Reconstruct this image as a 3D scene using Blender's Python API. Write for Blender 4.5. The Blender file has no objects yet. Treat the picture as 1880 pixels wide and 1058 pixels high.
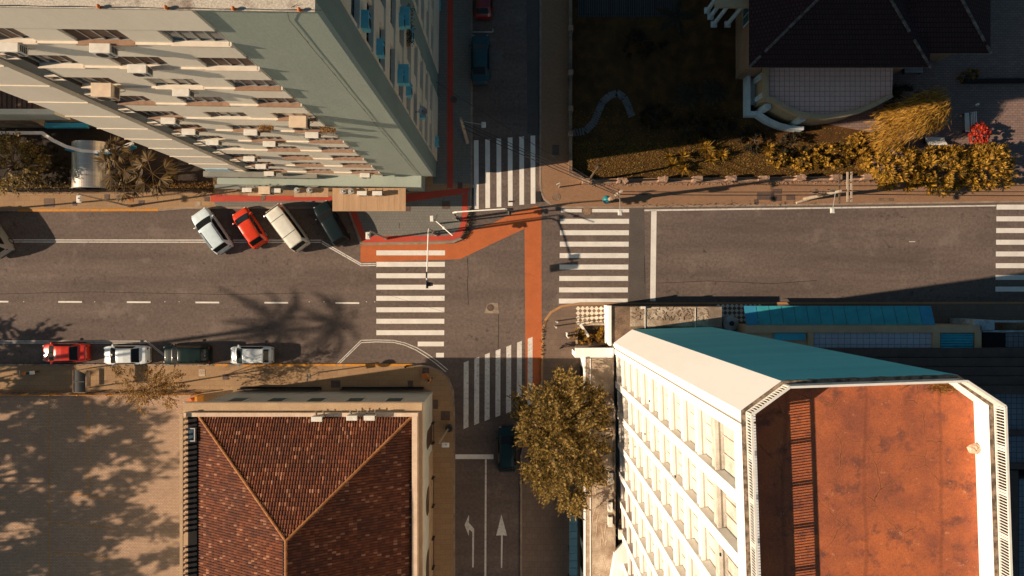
import bpy, bmesh, math, random
from mathutils import Vector, Matrix
R = random.Random(11)
rad = math.radians
sc = bpy.context.scene
COL = sc.collection
S = 1880 / 90.0          # pixels of the photograph per metre on the ground
CAMH = 60.0
def P(px, py, z=0.0):    # survey helper: a point of the photograph at a known height -> metres
    s = S * CAMH / (CAMH - z)
    return ((px - 940) / s, (529 - py) / s)
def V3(px, py, z): x, y = P(px, py, z); return (x, y, z)

# ------------------------------------------------------------------ materials
def nodes_of(name):
    m = bpy.data.materials.new(name); m.use_nodes = True
    nt = m.node_tree; nt.nodes.clear()
    out = nt.nodes.new('ShaderNodeOutputMaterial')
    b = nt.nodes.new('ShaderNodeBsdfPrincipled')
    nt.links.new(b.outputs[0], out.inputs[0])
    return m, nt, b
def rgba(c): return (c[0], c[1], c[2], 1.0)
def mixc(nt, f, a, b, mode='MIX'):
    n = nt.nodes.new('ShaderNodeMix'); n.data_type = 'RGBA'; n.blend_type = mode
    for sock, v in ((n.inputs[0], f), (n.inputs[6], a), (n.inputs[7], b)):
        if hasattr(v, 'is_output'): nt.links.new(v, sock)
        elif isinstance(v, (tuple, list)): sock.default_value = rgba(v)
        else: sock.default_value = v
    return n.outputs[2]
def pos(nt, sc3=(1, 1, 1), rot=0, obj=False):
    if obj:
        g = nt.nodes.new('ShaderNodeTexCoord'); o = g.outputs['Object']
    else:
        g = nt.nodes.new('ShaderNodeNewGeometry'); o = g.outputs['Position']
    mp = nt.nodes.new('ShaderNodeMapping'); mp.inputs['Scale'].default_value = sc3
    mp.inputs['Rotation'].default_value = (0, 0, rot)
    nt.links.new(o, mp.inputs[0]); return mp.outputs[0]
def noise(nt, vec, scale, detail=5, rough=.6, lo=.35, hi=.65):
    n = nt.nodes.new('ShaderNodeTexNoise'); n.inputs['Scale'].default_value = scale
    n.inputs['Detail'].default_value = detail; n.inputs['Roughness'].default_value = rough
    nt.links.new(vec, n.inputs['Vector'])
    r = nt.nodes.new('ShaderNodeMapRange'); r.inputs[1].default_value = lo; r.inputs[2].default_value = hi
    nt.links.new(n.outputs[0], r.inputs[0]); return r.outputs[0]
def bump(nt, b, h, strength=.3, dist=.02):
    n = nt.nodes.new('ShaderNodeBump'); n.inputs['Strength'].default_value = strength
    n.inputs['Distance'].default_value = dist
    nt.links.new(h, n.inputs['Height']); nt.links.new(n.outputs[0], b.inputs['Normal'])
def setb(b, rough, metal=0, spec=.3):
    b.inputs['Roughness'].default_value = rough; b.inputs['Metallic'].default_value = metal
    b.inputs['Specular IOR Level'].default_value = spec
def mat(name, c, c2=None, rough=.85, scale=1.2, fine=.12, s3=(1, 1, 1), metal=0, spec=.25, bmp=0, obj=False, lo=.35, hi=.65):
    m, nt, b = nodes_of(name)
    if c2 is None: c2 = tuple(x * .8 for x in c)
    v = pos(nt, s3, obj=obj)
    col = mixc(nt, noise(nt, v, scale, lo=lo, hi=hi), c, c2)
    if fine:
        f = noise(nt, v, scale * 17, 3, lo=.3, hi=.7)
        col = mixc(nt, fine, col, mixc(nt, f, (.0, .0, .0), (1, 1, 1)), 'OVERLAY')
        if bmp: bump(nt, b, f, bmp)
    nt.links.new(col, b.inputs['Base Color']); setb(b, rough, metal, spec); return m
def plain(name, c, rough=.5, metal=0, spec=.5, coat=0):
    m, nt, b = nodes_of(name)
    v = pos(nt)
    nt.links.new(mixc(nt, noise(nt, v, 3.0), c, tuple(x * .88 for x in c)), b.inputs['Base Color'])
    setb(b, rough, metal, spec)
    if coat: b.inputs['Coat Weight'].default_value = coat; b.inputs['Coat Roughness'].default_value = .06
    return m
def brickmat(name, c1, c2, mortar, bw, bh, ms=.012, rough=.9, swap=False, var=.6, rot=0, dirt=None, off=.5):
    m, nt, b = nodes_of(name)
    v = pos(nt, (1, 1, 1), rot + (math.pi / 2 if swap else 0))
    t = nt.nodes.new('ShaderNodeTexBrick')
    t.offset = off; t.inputs['Color1'].default_value = rgba(c1); t.inputs['Color2'].default_value = rgba(c2)
    t.inputs['Mortar'].default_value = rgba(mortar); t.inputs['Scale'].default_value = 1
    t.inputs['Mortar Size'].default_value = ms; t.inputs['Brick Width'].default_value = bw
    t.inputs['Row Height'].default_value = bh; t.inputs['Bias'].default_value = 0
    nt.links.new(v, t.inputs['Vector'])
    n = noise(nt, pos(nt), .35, 6, lo=.3, hi=.7)
    col = mixc(nt, n, t.outputs[0], mixc(nt, var, t.outputs[0], dirt or tuple(x * .55 for x in c1)))
    f = noise(nt, pos(nt), 14, 4, lo=.3, hi=.7)
    col = mixc(nt, .2, col, mixc(nt, f, (0, 0, 0), (1, 1, 1)), 'OVERLAY')
    nt.links.new(col, b.inputs['Base Color']); setb(b, rough, 0, .2)
    bump(nt, b, t.outputs['Fac'], -.4, .01); return m
def leafmat(name, cs, trans=.35, rough=.6):
    m, nt, b = nodes_of(name)
    g = nt.nodes.new('ShaderNodeNewGeometry')
    r = nt.nodes.new('ShaderNodeValToRGB')
    el = r.color_ramp.elements
    while len(el) < len(cs): el.new(.5)
    for i, c in enumerate(cs): el[i].position = i / (len(cs) - 1); el[i].color = rgba(c)
    nt.links.new(g.outputs['Random Per Island'], r.inputs[0])
    nt.links.new(r.outputs[0], b.inputs['Base Color']); setb(b, rough, 0, .25)
    t = nt.nodes.new('ShaderNodeBsdfTranslucent'); nt.links.new(r.outputs[0], t.inputs[0])
    mx = nt.nodes.new('ShaderNodeMixShader'); mx.inputs[0].default_value = trans
    nt.links.new(b.outputs[0], mx.inputs[1]); nt.links.new(t.outputs[0], mx.inputs[2])
    out = [n for n in nt.nodes if n.type == 'OUTPUT_MATERIAL'][0]
    nt.links.new(mx.outputs[0], out.inputs[0]); return m

def asphalt():
    m, nt, b = nodes_of('asphalt')
    v = pos(nt); vs = pos(nt, (.12, 1.1, 1))
    big = noise(nt, v, .09, 5, lo=.35, hi=.65); streak = noise(nt, vs, .55, 6, lo=.3, hi=.7)
    col = mixc(nt, big, (.146, .110, .092), (.174, .131, .107))
    col = mixc(nt, streak, col, mixc(nt, .8, col, (.086, .066, .058)))
    spot = noise(nt, v, 1.5, 8, .75, .565, .64)
    dens = noise(nt, v, .10, 3, lo=.44, hi=.56)
    mm = nt.nodes.new('ShaderNodeMath'); mm.operation = 'MULTIPLY'
    nt.links.new(spot, mm.inputs[0]); nt.links.new(dens, mm.inputs[1])
    col = mixc(nt, mm.outputs[0], col, (.07, .055, .05))
    f = noise(nt, v, 30, 4, lo=.25, hi=.75)
    med = noise(nt, v, 4.0, 6, .7, .38, .62)
    col = mixc(nt, .16, col, mixc(nt, med, (0, 0, 0), (1, 1, 1)), 'OVERLAY')
    drip = noise(nt, pos(nt, (.5, 1.6, 1)), 2.2, 7, .8, .63, .70)
    col = mixc(nt, drip, col, (.062, .048, .043))
    pale = noise(nt, v, .33, 6, .7, .56, .66)
    col = mixc(nt, pale, col, mixc(nt, .35, col, (.24, .19, .16)))
    col = mixc(nt, .34, col, mixc(nt, f, (0, 0, 0), (1, 1, 1)), 'OVERLAY')
    nt.links.new(col, b.inputs['Base Color']); setb(b, .92, 0, .2); bump(nt, b, f, .2, .01); return m
def paint(name, c, wear, lo=.56, hi=.66):
    m, nt, b = nodes_of(name)
    v = pos(nt)
    col = mixc(nt, noise(nt, v, .8), c, tuple(x * .86 for x in c))
    col = mixc(nt, noise(nt, v, 4.5, 8, .75, lo, hi), col, wear)
    f = noise(nt, v, 40, 3, lo=.3, hi=.7)
    col = mixc(nt, .12, col, mixc(nt, f, (0, 0, 0), (1, 1, 1)), 'OVERLAY')
    nt.links.new(col, b.inputs['Base Color']); setb(b, .8, 0, .2); return m
def reddeck():
    m, nt, b = nodes_of('red_roof_coating')
    v = pos(nt); 
    col = mixc(nt, noise(nt, v, .35, 8, .65, .38, .62), (.47, .136, .052), (.27, .086, .047))
    col = mixc(nt, noise(nt, v, 1.1, 8, .7, .53, .66), col, (.175, .066, .045))
    col = mixc(nt, noise(nt, v, 2.6, 8, .8, .60, .68), col, (.56, .25, .13))
    # warped crack network
    n = nt.nodes.new('ShaderNodeTexNoise'); n.inputs['Scale'].default_value = 1.2; n.inputs['Detail'].default_value = 5
    nt.links.new(v, n.inputs['Vector'])
    vm = nt.nodes.new('ShaderNodeVectorMath'); vm.operation = 'MULTIPLY_ADD'
    vm.inputs[1].default_value = (.55, .55, 0); nt.links.new(n.outputs['Color'], vm.inputs[0]); nt.links.new(v, vm.inputs[2])
    vo = nt.nodes.new('ShaderNodeTexVoronoi'); vo.feature = 'DISTANCE_TO_EDGE'; vo.inputs['Scale'].default_value = .55
    vo.inputs['Randomness'].default_value = .75
    nt.links.new(vm.outputs[0], vo.inputs['Vector'])
    def edge(w):
        r = nt.nodes.new('ShaderNodeMapRange'); r.inputs[1].default_value = 0; r.inputs[2].default_value = w
        r.inputs[3].default_value = 1; r.inputs[4].default_value = 0
        nt.links.new(vo.outputs['Distance'], r.inputs[0]); return r.outputs[0]
    keep = noise(nt, v, .7, 3, lo=.42, hi=.60)
    mm = nt.nodes.new('ShaderNodeMath'); mm.operation = 'MULTIPLY'; nt.links.new(edge(.026), mm.inputs[0]); nt.links.new(keep, mm.inputs[1])
    col = mixc(nt, mm.outputs[0], col, (.44, .15, .055))
    m2 = nt.nodes.new('ShaderNodeMath'); m2.operation = 'MULTIPLY'; nt.links.new(edge(.014), m2.inputs[0]); nt.links.new(keep, m2.inputs[1])
    col = mixc(nt, m2.outputs[0], col, (.12, .04, .025))
    w = nt.nodes.new('ShaderNodeTexWave'); w.wave_type = 'BANDS'; w.inputs['Scale'].default_value = .105
    w.inputs['Distortion'].default_value = 1.1; w.inputs['Detail'].default_value = 3; w.inputs['Detail Scale'].default_value = 1.6
    nt.links.new(v, w.inputs['Vector'])
    r = nt.nodes.new('ShaderNodeMapRange'); r.inputs[1].default_value = .99; r.inputs[2].default_value = 1.015
    nt.links.new(w.outputs[1], r.inputs[0])
    col = mixc(nt, r.outputs[0], col, (.17, .055, .03))
    f = noise(nt, v, 20, 4, lo=.3, hi=.7)
    col = mixc(nt, .2, col, mixc(nt, f, (0, 0, 0), (1, 1, 1)), 'OVERLAY')
    nt.links.new(col, b.inputs['Base Color']); setb(b, .9, 0, .15); bump(nt, b, f, .2, .01); return m
def tilemat(name, lo, mid, hi):
    m, nt, b = nodes_of(name)
    g = nt.nodes.new('ShaderNodeNewGeometry')
    r = nt.nodes.new('ShaderNodeValToRGB'); el = r.color_ramp.elements
    el[0].position = 0; el[0].color = rgba(lo); el[1].position = 1; el[1].color = rgba(hi)
    e = el.new(.6); e.color = rgba(mid); e = el.new(.90); e.color = rgba(tuple(x * 1.3 for x in mid)); e = el.new(.965); e.color = rgba(hi)
    nt.links.new(g.outputs['Random Per Island'], r.inputs[0])
    v = pos(nt)
    col = mixc(nt, noise(nt, v, .5, 6, lo=.4, hi=.7), r.outputs[0], mixc(nt, .5, r.outputs[0], (.05, .025, .02)))
    nt.links.new(col, b.inputs['Base Color']); setb(b, .8, 0, .25); return m

ASPH = asphalt()
ASPH2 = mat('patched_asphalt', (.105, .088, .078), (.085, .07, .062), .95, .6, .22)
WHITEP = paint('white_road_paint', (.75, .71, .64), (.42, .375, .33), .575, .69)
WHITEF = paint('faded_road_paint', (.42, .38, .33), (.16, .14, .12), .46, .58)
WORNP = paint('worn_road_paint', (.68, .64, .58), (.32, .29, .25), .52, .64)
ORANGEP = paint('orange_cycle_paint', (.47, .128, .042), (.25, .11, .068), .52, .68)
REDP = paint('red_path_paint', (.48, .070, .042), (.28, .085, .06), .53, .68)
YELLP = paint('yellow_kerb_paint', (.62, .25, .02), (.30, .20, .13), .50, .6)
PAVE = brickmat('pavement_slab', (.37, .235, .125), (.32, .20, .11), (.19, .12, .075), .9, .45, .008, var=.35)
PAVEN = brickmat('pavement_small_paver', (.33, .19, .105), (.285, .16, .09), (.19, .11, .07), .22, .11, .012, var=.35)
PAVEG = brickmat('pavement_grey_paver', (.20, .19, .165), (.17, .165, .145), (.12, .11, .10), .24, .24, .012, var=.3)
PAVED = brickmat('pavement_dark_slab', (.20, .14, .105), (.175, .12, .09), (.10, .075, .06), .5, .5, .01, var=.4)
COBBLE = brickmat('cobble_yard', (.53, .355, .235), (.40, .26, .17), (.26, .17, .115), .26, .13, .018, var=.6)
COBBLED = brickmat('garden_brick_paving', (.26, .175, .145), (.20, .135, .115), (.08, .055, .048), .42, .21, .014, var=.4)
TERRACE = brickmat('terrace_tile', (.82, .50, .40), (.76, .46, .37), (.30, .19, .15), .42, .42, .022, var=.15, dirt=(.6, .38, .32), off=0)
GTILE = brickmat('grey_roof_tile_grid', (.18, .20, .22), (.15, .17, .19), (.03, .035, .04), .45, .45, .02, var=.2, off=0)
KERB = mat('kerb_concrete', (.33, .25, .18), (.22, .16, .12), .9, 1.5, .2)
KERBO = mat('ochre_kerb', (.42, .22, .09), (.30, .18, .10), .9, 1.5, .2)
SOIL = mat('garden_soil', (.055, .035, .02), (.03, .02, .013), 1, .8, .3)
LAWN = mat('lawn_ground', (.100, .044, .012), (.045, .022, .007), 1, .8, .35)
CONC = mat('weathered_concrete', (.34, .27, .20), (.20, .15, .11), .9, .9, .25, lo=.4, hi=.6)
CONCB = mat('stained_brown_concrete', (.25, .165, .105), (.13, .085, .058), .95, .7, .35, lo=.4, hi=.6)
STAIN = mat('stained_pale_concrete', (.52, .42, .31), (.26, .18, .12), .95, .9, .4, lo=.36, hi=.64)
GREENL = mat('pale_sage_plaster', (.34, .385, .325), (.31, .355, .30), .85, .9, .10, s3=(1, 1, .3))
GREEND = mat('grey_green_plaster', (.20, .25, .215), (.175, .22, .19), .85, .9, .10, s3=(1, 1, .3))
CREAM = mat('cream_plaster', (.82, .75, .62), (.77, .70, .57), .85, .7, .10, s3=(1, 1, .3))
BEIGE = mat('beige_plaster', (.64, .55, .42), (.58, .50, .38), .85, .7, .10, s3=(1, 1, .3))
GREYST = mat('grey_channel_plaster', (.24, .235, .20), (.20, .195, .17), .85, .9, .12)
COPING = mat('stained_parapet_cap', (.52, .46, .37), (.22, .16, .12), .95, 1.1, .3, lo=.5, hi=.68)
SILLB = mat('brown_stone_sill', (.36, .22, .14), (.27, .16, .10), .8, 4, .3)
LEDGE = mat('pale_ledge_render', (.75, .66, .53), (.66, .57, .45), .8, 2, .1)
WHITEW = mat('white_wall_paint', (.90, .89, .85), (.86, .84, .79), .8, .5, .08, s3=(1, 1, .2))
WHITEC = mat('white_cream_blind', (.74, .67, .58), (.66, .59, .50), .75, 1.2, .1, s3=(1, 1, .15))
GREYJ = mat('grey_wall_groove', (.42, .38, .32), (.36, .32, .27), .85, 1.3, .15)
BANDT = mat('tan_cornice', (.50, .345, .20), (.42, .28, .165), .85, .8, .15)
BANDP = mat('pale_cornice', (.66, .50, .36), (.56, .40, .28), .85, 1.2, .15)
WALLG = mat('pale_grey_green_wall', (.60, .58, .48), (.54, .52, .43), .85, .8, .12)
REDDECK = reddeck()
TILE = tilemat('clay_roof_tile', (.095, .028, .014), (.165, .050, .021), (.36, .165, .09))
TILED = tilemat('old_dark_roof_tile', (.030, .016, .014), (.05, .028, .024), (.12, .085, .075))
RIDGE = mat('ridge_tile', (.42, .19, .07), (.28, .11, .04), .85, 3, .2)
RIDGED = mat('grey_ridge_tile', (.22, .17, .15), (.06, .045, .04), .9, 2.5, .3)
GLASSD = plain('dark_window_glass', (.02, .022, .024), .12, 0, .6)
GLASSC = plain('car_window_glass', (.014, .016, .018), .05, 0, .3)
GLASSB = plain('blue_grey_glass', (.06, .10, .13), .15, 0, .6)
SHUT = mat('brown_shutter', (.11, .065, .045), (.08, .048, .035), .6, 6, .3, s3=(8, 1, 1))
SHUTT = mat('teal_shutter', (.05, .11, .115), (.04, .085, .09), .6, 3, .2)
METALG = plain('grey_galvanised_steel', (.42, .41, .38), .45, .4, .5)
METALD = plain('dark_painted_steel', (.035, .033, .033), .5, .2, .4)
METALW = plain('white_painted_steel', (.78, .74, .66), .5, 0, .4)
ACW = mat('white_ac_casing', (.74, .71, .63), (.62, .58, .50), .55, 3, .08)
ACC = mat('cream_ac_casing', (.66, .52, .37), (.58, .44, .31), .6, 3, .08)
ACT = mat('shade_tinted_casing', (.14, .46, .54), (.11, .40, .47), .55, 3, .08)  # white casings on the shaded side, teal of the shade painted into them
WOOD = mat('weathered_wood_bark', (.12, .08, .05), (.07, .047, .03), .95, 4, .4, s3=(1, 1, .2))
POLEC = mat('concrete_pole', (.40, .33, .25), (.30, .24, .18), .9, 2, .2)
CANOPY = mat('tan_canopy_sheet', (.47, .30, .175), (.39, .245, .14), .75, 1.5, .12, s3=(2.5, .2, 1))
TEALW = mat('teal_awning_canvas', (.05, .36, .41), (.04, .29, .34), .7, 1.2, .12)
TEALB = mat('bright_blue_awning_canvas', (.045, .30, .46), (.036, .25, .40), .7, 1.2, .1)
TEALR = mat('teal_corrugated_sheet', (.06, .38, .46), (.05, .31, .39), .5, 1.5, .15)
BLUER = mat('dark_blue_roof_sheet', (.035, .11, .16), (.025, .08, .12), .6, 1.5, .2)
BROWNR = mat('brown_roof_sheet', (.10, .065, .05), (.07, .045, .036), .8, 1, .2)
BLACKR = mat('black_roof_felt', (.016, .014, .014), (.010, .009, .009), .9, 1, .2)
STEELV = mat('brushed_roof_steel', (.50, .45, .38), (.42, .37, .30), .34, .8, .1, s3=(.3, 6, 1), metal=.75, spec=.5)
RUBBER = plain('tyre_rubber', (.018, .017, .017), .85)
STONE = mat('rough_stone', (.42, .27, .18), (.24, .15, .10), .95, 3, .4, bmp=.5)
BLUES = plain('blue_sign_panel', (.03, .26, .38), .6)
ORANGEI = plain('orange_plastic', (.60, .16, .03), .5)
LAMPW = plain('lamp_housing_white', (.66, .64, .58), .5)
IRON = mat('cast_iron', (.13, .085, .065), (.09, .06, .048), .7, 5, .3)

L_GOLD = leafmat('golden_leaf', [(.05, .032, .008), (.20, .115, .016), (.42, .22, .022), (.54, .30, .035)], .3)
L_TREE = leafmat('bronze_green_leaf', [(.028, .022, .008), (.095, .062, .014), (.21, .13, .024), (.44, .29, .09)], .3)
L_SPARSE = leafmat('brown_leaf', [(.10, .05, .012), (.24, .12, .022), (.36, .18, .03)], .3)
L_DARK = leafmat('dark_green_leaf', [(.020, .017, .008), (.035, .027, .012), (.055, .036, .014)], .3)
L_PALM = leafmat('palm_leaf', [(.04, .026, .010), (.10, .060, .020), (.22, .135, .045)], .25)
L_RED = leafmat('red_flower', [(.16, .012, .008), (.42, .035, .016), (.58, .07, .025)], .25)
L_WEEP = leafmat('weeping_gold_leaf', [(.09, .045, .01), (.34, .17, .02), (.48, .25, .03), (.66, .38, .08)], .3)
L_GRASS = leafmat('grass_blade', [(.08, .048, .008), (.19, .115, .016), (.32, .20, .03)], .25)

# ------------------------------------------------------------------ mesh builder
class MB:
    def __init__(s): s.v = []; s.f = []; s.m = []
    def poly(s, pts, mi=0):
        i = len(s.v); s.v += [tuple(p) for p in pts]; s.f.append(tuple(range(i, i + len(pts)))); s.m.append(mi); return s
    def box(s, x0, x1, y0, y1, z0, z1, mi=0):
        i = len(s.v)
        s.v += [(x0, y0, z0), (x1, y0, z0), (x1, y1, z0), (x0, y1, z0), (x0, y0, z1), (x1, y0, z1), (x1, y1, z1), (x0, y1, z1)]
        for q in ((0, 3, 2, 1), (4, 5, 6, 7), (0, 1, 5, 4), (1, 2, 6, 5), (2, 3, 7, 6), (3, 0, 4, 7)):
            s.f.append(tuple(i + k for k in q)); s.m.append(mi)
        return s
    def cbox(s, c, d, rz=0, mi=0, ry=0):
        i = len(s.v); M_ = Matrix.Rotation(rz, 3, 'Z') @ Matrix.Rotation(ry, 3, 'Y')
        for sx, sy, sz in ((-1, -1, -1), (1, -1, -1), (1, 1, -1), (-1, 1, -1), (-1, -1, 1), (1, -1, 1), (1, 1, 1), (-1, 1, 1)):
            p = M_ @ Vector((sx * d[0] / 2, sy * d[1] / 2, sz * d[2] / 2)) + Vector(c); s.v.append(tuple(p))
        for q in ((0, 3, 2, 1), (4, 5, 6, 7), (0, 1, 5, 4), (1, 2, 6, 5), (2, 3, 7, 6), (3, 0, 4, 7)):
            s.f.append(tuple(i + k for k in q)); s.m.append(mi)
        return s
    def prism(s, poly, z0, z1, mi=0, mt=None):
        n = len(poly); a = sum(poly[k][0] * poly[(k + 1) % n][1] - poly[(k + 1) % n][0] * poly[k][1] for k in range(n))
        if a < 0: poly = poly[::-1]
        i = len(s.v); s.v += [(p[0], p[1], z0) for p in poly] + [(p[0], p[1], z1) for p in poly]
        s.f.append(tuple(i + k for k in range(n - 1, -1, -1))); s.m.append(mi)
        s.f.append(tuple(i + n + k for k in range(n))); s.m.append(mi if mt is None else mt)
        for k in range(n):
            j = (k + 1) % n; s.f.append((i + k, i + j, i + n + j, i + n + k)); s.m.append(mi)
        return s
    def tube(s, p0, p1, r0, r1=None, n=8, mi=0, caps=True):
        r1 = r0 if r1 is None else r1
        p0 = Vector(p0); p1 = Vector(p1); d = (p1 - p0)
        if d.length < 1e-6: return s
        d.normalize(); a = d.cross(Vector((0, 0, 1)) if abs(d.z) < .9 else Vector((1, 0, 0))).normalized(); b = d.cross(a)
        i = len(s.v)
        for p, r in ((p0, r0), (p1, r1)):
            for k in range(n):
                t = 2 * math.pi * k / n; s.v.append(tuple(p + a * (r * math.cos(t)) + b * (r * math.sin(t))))
        for k in range(n):
            j = (k + 1) % n; s.f.append((i + k, i + n + k, i + n + j, i + j)); s.m.append(mi)
        if caps:
            s.f.append(tuple(i + k for k in range(n))); s.m.append(mi)
            s.f.append(tuple(i + n + k for k in range(n - 1, -1, -1))); s.m.append(mi)
        return s
    def path(s, pts, r, n=6, mi=0, r1=None):
        m = len(pts) - 1
        for k in range(m):
            ra = r if r1 is None else r + (r1 - r) * k / m; rb = r if r1 is None else r + (r1 - r) * (k + 1) / m
            s.tube(pts[k], pts[k + 1], ra, rb, n, mi)
        return s
    def strip(s, pts, w, z0, z1, mi=0, closed=False):   # a kerb or wall of width w centred on a polyline
        n = len(pts); L = []; Rr = []
        for k in range(n):
            a = Vector(pts[k - 1] if (k > 0 or closed) else pts[k]); b = Vector(pts[(k + 1) % n] if (k < n - 1 or closed) else pts[k]); p = Vector(pts[k])
            d1 = (p - a) if (p - a).length > 1e-6 else (b - p); d2 = (b - p) if (b - p).length > 1e-6 else d1
            d1.normalize(); d2.normalize(); t = (d1 + d2).normalized(); nn = Vector((-t.y, t.x)); c = max(.4, t.dot(d1))
            L.append(p + nn * (w / 2 / c)); Rr.append(p - nn * (w / 2 / c))
        for k in range(n if closed else n - 1):
            j = (k + 1) % n; i = len(s.v)
            q = [Rr[k], Rr[j], L[j], L[k]]
            s.v += [(p.x, p.y, z0) for p in q] + [(p.x, p.y, z1) for p in q]
            fs = [(4, 5, 6, 7), (0, 1, 5, 4), (2, 3, 7, 6)]
            if not closed and k == 0: fs.append((3, 0, 4, 7))
            if not closed and k == n - 2: fs.append((1, 2, 6, 5))
            for f in fs: s.f.append(tuple(i + x for x in f)); s.m.append(mi)
        return s
    def flat(s, pts, w, z, mi=0):                        # painted line of width w
        for k in range(len(pts) - 1):
            a = Vector(pts[k]); b = Vector(pts[k + 1]); d = (b - a).normalized(); nn = Vector((-d.y, d.x)) * (w / 2)
            q = [a - nn, b - nn, b + nn, a + nn]; s.poly([(p.x, p.y, z) for p in q], mi)
        return s
    def ball(s, c, r, nu=10, nv=6, mi=0, sz=1):
        i = len(s.v)
        for a in range(nv + 1):
            t = math.pi * a / nv
            for k in range(nu):
                u = 2 * math.pi * k / nu
                s.v.append((c[0] + r * math.sin(t) * math.cos(u), c[1] + r * math.sin(t) * math.sin(u), c[2] + r * sz * math.cos(t)))
        for a in range(nv):
            for k in range(nu):
                j = (k + 1) % nu; s.f.append((i + a * nu + k, i + (a + 1) * nu + k, i + (a + 1) * nu + j, i + a * nu + j)); s.m.append(mi)
        return s
    def build(s, name, mats, parent=None, smooth=False, bevel=0):
        me = bpy.data.meshes.new(name); me.from_pydata(s.v, [], s.f)
        for m in (mats if isinstance(mats, (list, tuple)) else [mats]): me.materials.append(m)
        me.polygons.foreach_set('material_index', s.m)
        if smooth: me.polygons.foreach_set('use_smooth', [True] * len(s.f))
        me.update()
        o = bpy.data.objects.new(name, me); COL.objects.link(o)
        if parent: o.parent = parent
        if bevel:
            b = o.modifiers.new('edge', 'BEVEL'); b.width = bevel; b.segments = 2; b.limit_method = 'ANGLE'
        return o
def tag(o, label, cat, group=None):
    o['label'] = label; o['category'] = cat
    if group: o['group'] = group
    return o
def thing(name, label, cat, loc=(0, 0, 0), rz=0, group=None):
    o = bpy.data.objects.new(name, None); COL.objects.link(o); o.empty_display_size = .2
    o.location = loc; o.rotation_euler = (0, 0, rz); return tag(o, label, cat, group)
def struct(o, kind='structure'): o['kind'] = kind; return o
def dup(root, loc, rz, label, group=None):
    r = root.copy(); COL.objects.link(r); r.location = loc; r.rotation_euler = (0, 0, rz); r['label'] = label
    if group: r['group'] = group
    for ch in list(root.children):
        c = ch.copy(); COL.objects.link(c); c.parent = r
        for g in list(ch.children):
            d = g.copy(); COL.objects.link(d); d.parent = c
    return r
def PP(lst, z=0): return [P(a, b, z) for a, b in lst]
def arc(cx, cy, r, a0, a1, n): return [(cx + r * math.cos(rad(a0 + (a1 - a0) * k / n)), cy + r * math.sin(rad(a0 + (a1 - a0) * k / n))) for k in range(n + 1)]
# ------------------------------------------------------------------ ground, roads, pavements
g = MB(); g.poly([(-400, -400, -.25), (400, -400, -.25), (400, 400, -.25), (-400, 400, -.25)]); struct(g.build('ground', SOIL))
road = MB(); road.poly([(x, y, 0) for x, y in PP([(-900, 360), (-900, 700), (800, 700), (800, 1900), (1050, 1900), (1050, 600), (2900, 600), (2900, 345), (1030, 345), (1030, -1100), (830, -1100), (830, 360)])])
struct(road.build('road', ASPH))
NWK = [(-900, 388), (300, 386), (345, 382), (634, 382), (642, 390), (663, 447), (672, 449), (800, 447), (832, 445), (849, 438), (858, 425), (861, 405), (864, 380), (866, 330), (867, -1100)]
NEK = [(993, -1100), (992, 335), (993, 352), (999, 366), (1012, 376), (1032, 381), (1155, 381), (1183, 380), (1500, 376), (1828, 371), (2900, 357)]
SWK = [(-900, 670), (760, 670), (788, 673), (810, 682), (824, 697), (832, 718), (834, 760), (834, 1900)]
SEK = [(2900, 552), (1880, 556), (1200, 557), (1062, 558), (1032, 562), (1012, 573), (1001, 588), (996, 608), (995, 700), (976, 765), (957, 835), (955, 1900)]
def pave(kerb, close, m, zt=.13):
    b = MB(); b.prism(PP(kerb + close), -.2, zt); return struct(b.build('pavement', m))
pave(NWK, [(-900, -1100)], PAVE)
pave(NEK, [(2900, -1100)], PAVEN)
pave(SWK, [(-900, 1900)], PAVE)
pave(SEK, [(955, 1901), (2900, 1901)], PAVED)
def kerb(pts, m=KERB, w=.16, z=.15, off=0.0):
    b = MB(); b.strip(PP(pts), w, -.1, z); return struct(b.build('kerb', m))
kerb(NWK[:3]); kerb(NWK[2:6]); kerb(NWK[5:]); kerb(NEK); kerb(SWK); kerb(SEK[:4], KERBO); kerb(SEK[3:9], KERBO, .2); kerb(SEK[8:])
k = MB(); k.strip(PP([(35, 387), (292, 386)]), .2, 0, .158); struct(k.build('yellow_kerb', YELLP))
k = MB(); k.strip(PP([(396, 670), (420, 670)]), .2, 0, .158); k.strip(PP([(447, 670), (757, 670)]), .2, 0, .158); struct(k.build('yellow_kerb', YELLP))
# worn shoulder patches and grey / red paving on the north-west corner
b = MB()
b.poly([(x, y, .134) for x, y in PP([(388, 357), (620, 366), (870, 345), (870, 330), (867, 335), (863, 380), (860, 404), (857, 424), (848, 436), (831, 443), (672, 446), (666, 444), (645, 388), (636, 380), (398, 380)])])
struct(b.build('grey_paving', PAVEG))
b = MB(); b.poly([(x, y, .134) for x, y in PP([(795, -400), (867, -400), (866, 338), (795, 338)])]); struct(b.build('grey_paving', PAVEG))
b = MB(); zz = .139
def rp(l): b.poly([(x, y, zz) for x, y in PP(l)])
rp([(388, 358), (612, 361), (612, 369), (388, 371)])
rp([(822, -400), (832.5, -400), (832, 346), (821, 346)])
rp([(745, 357), (848, 346), (862, 346), (862, 350), (848, 357), (745, 372)]); 
rp([(641, 386), (654, 386), (672, 433), (666, 444)])
rp([(666, 444.5), (672.5, 433.5), (820, 433), (834, 429), (843, 420), (847.5, 406), (849, 358), (859.5, 351), (858, 404), (856, 422), (847, 435), (830, 441.5), (670, 446)])
struct(b.build('red_path', REDP))
b = MB(); b.poly([(x, y, .004) for x, y in PP([(662, 450), (835, 447.5), (853, 440), (864, 424), (905, 410), (938, 393), (985, 378), (994, 384), (994, 420), (995, 700), (965, 722), (963, 420), (905, 447), (845, 476), (662, 482)])])
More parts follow.
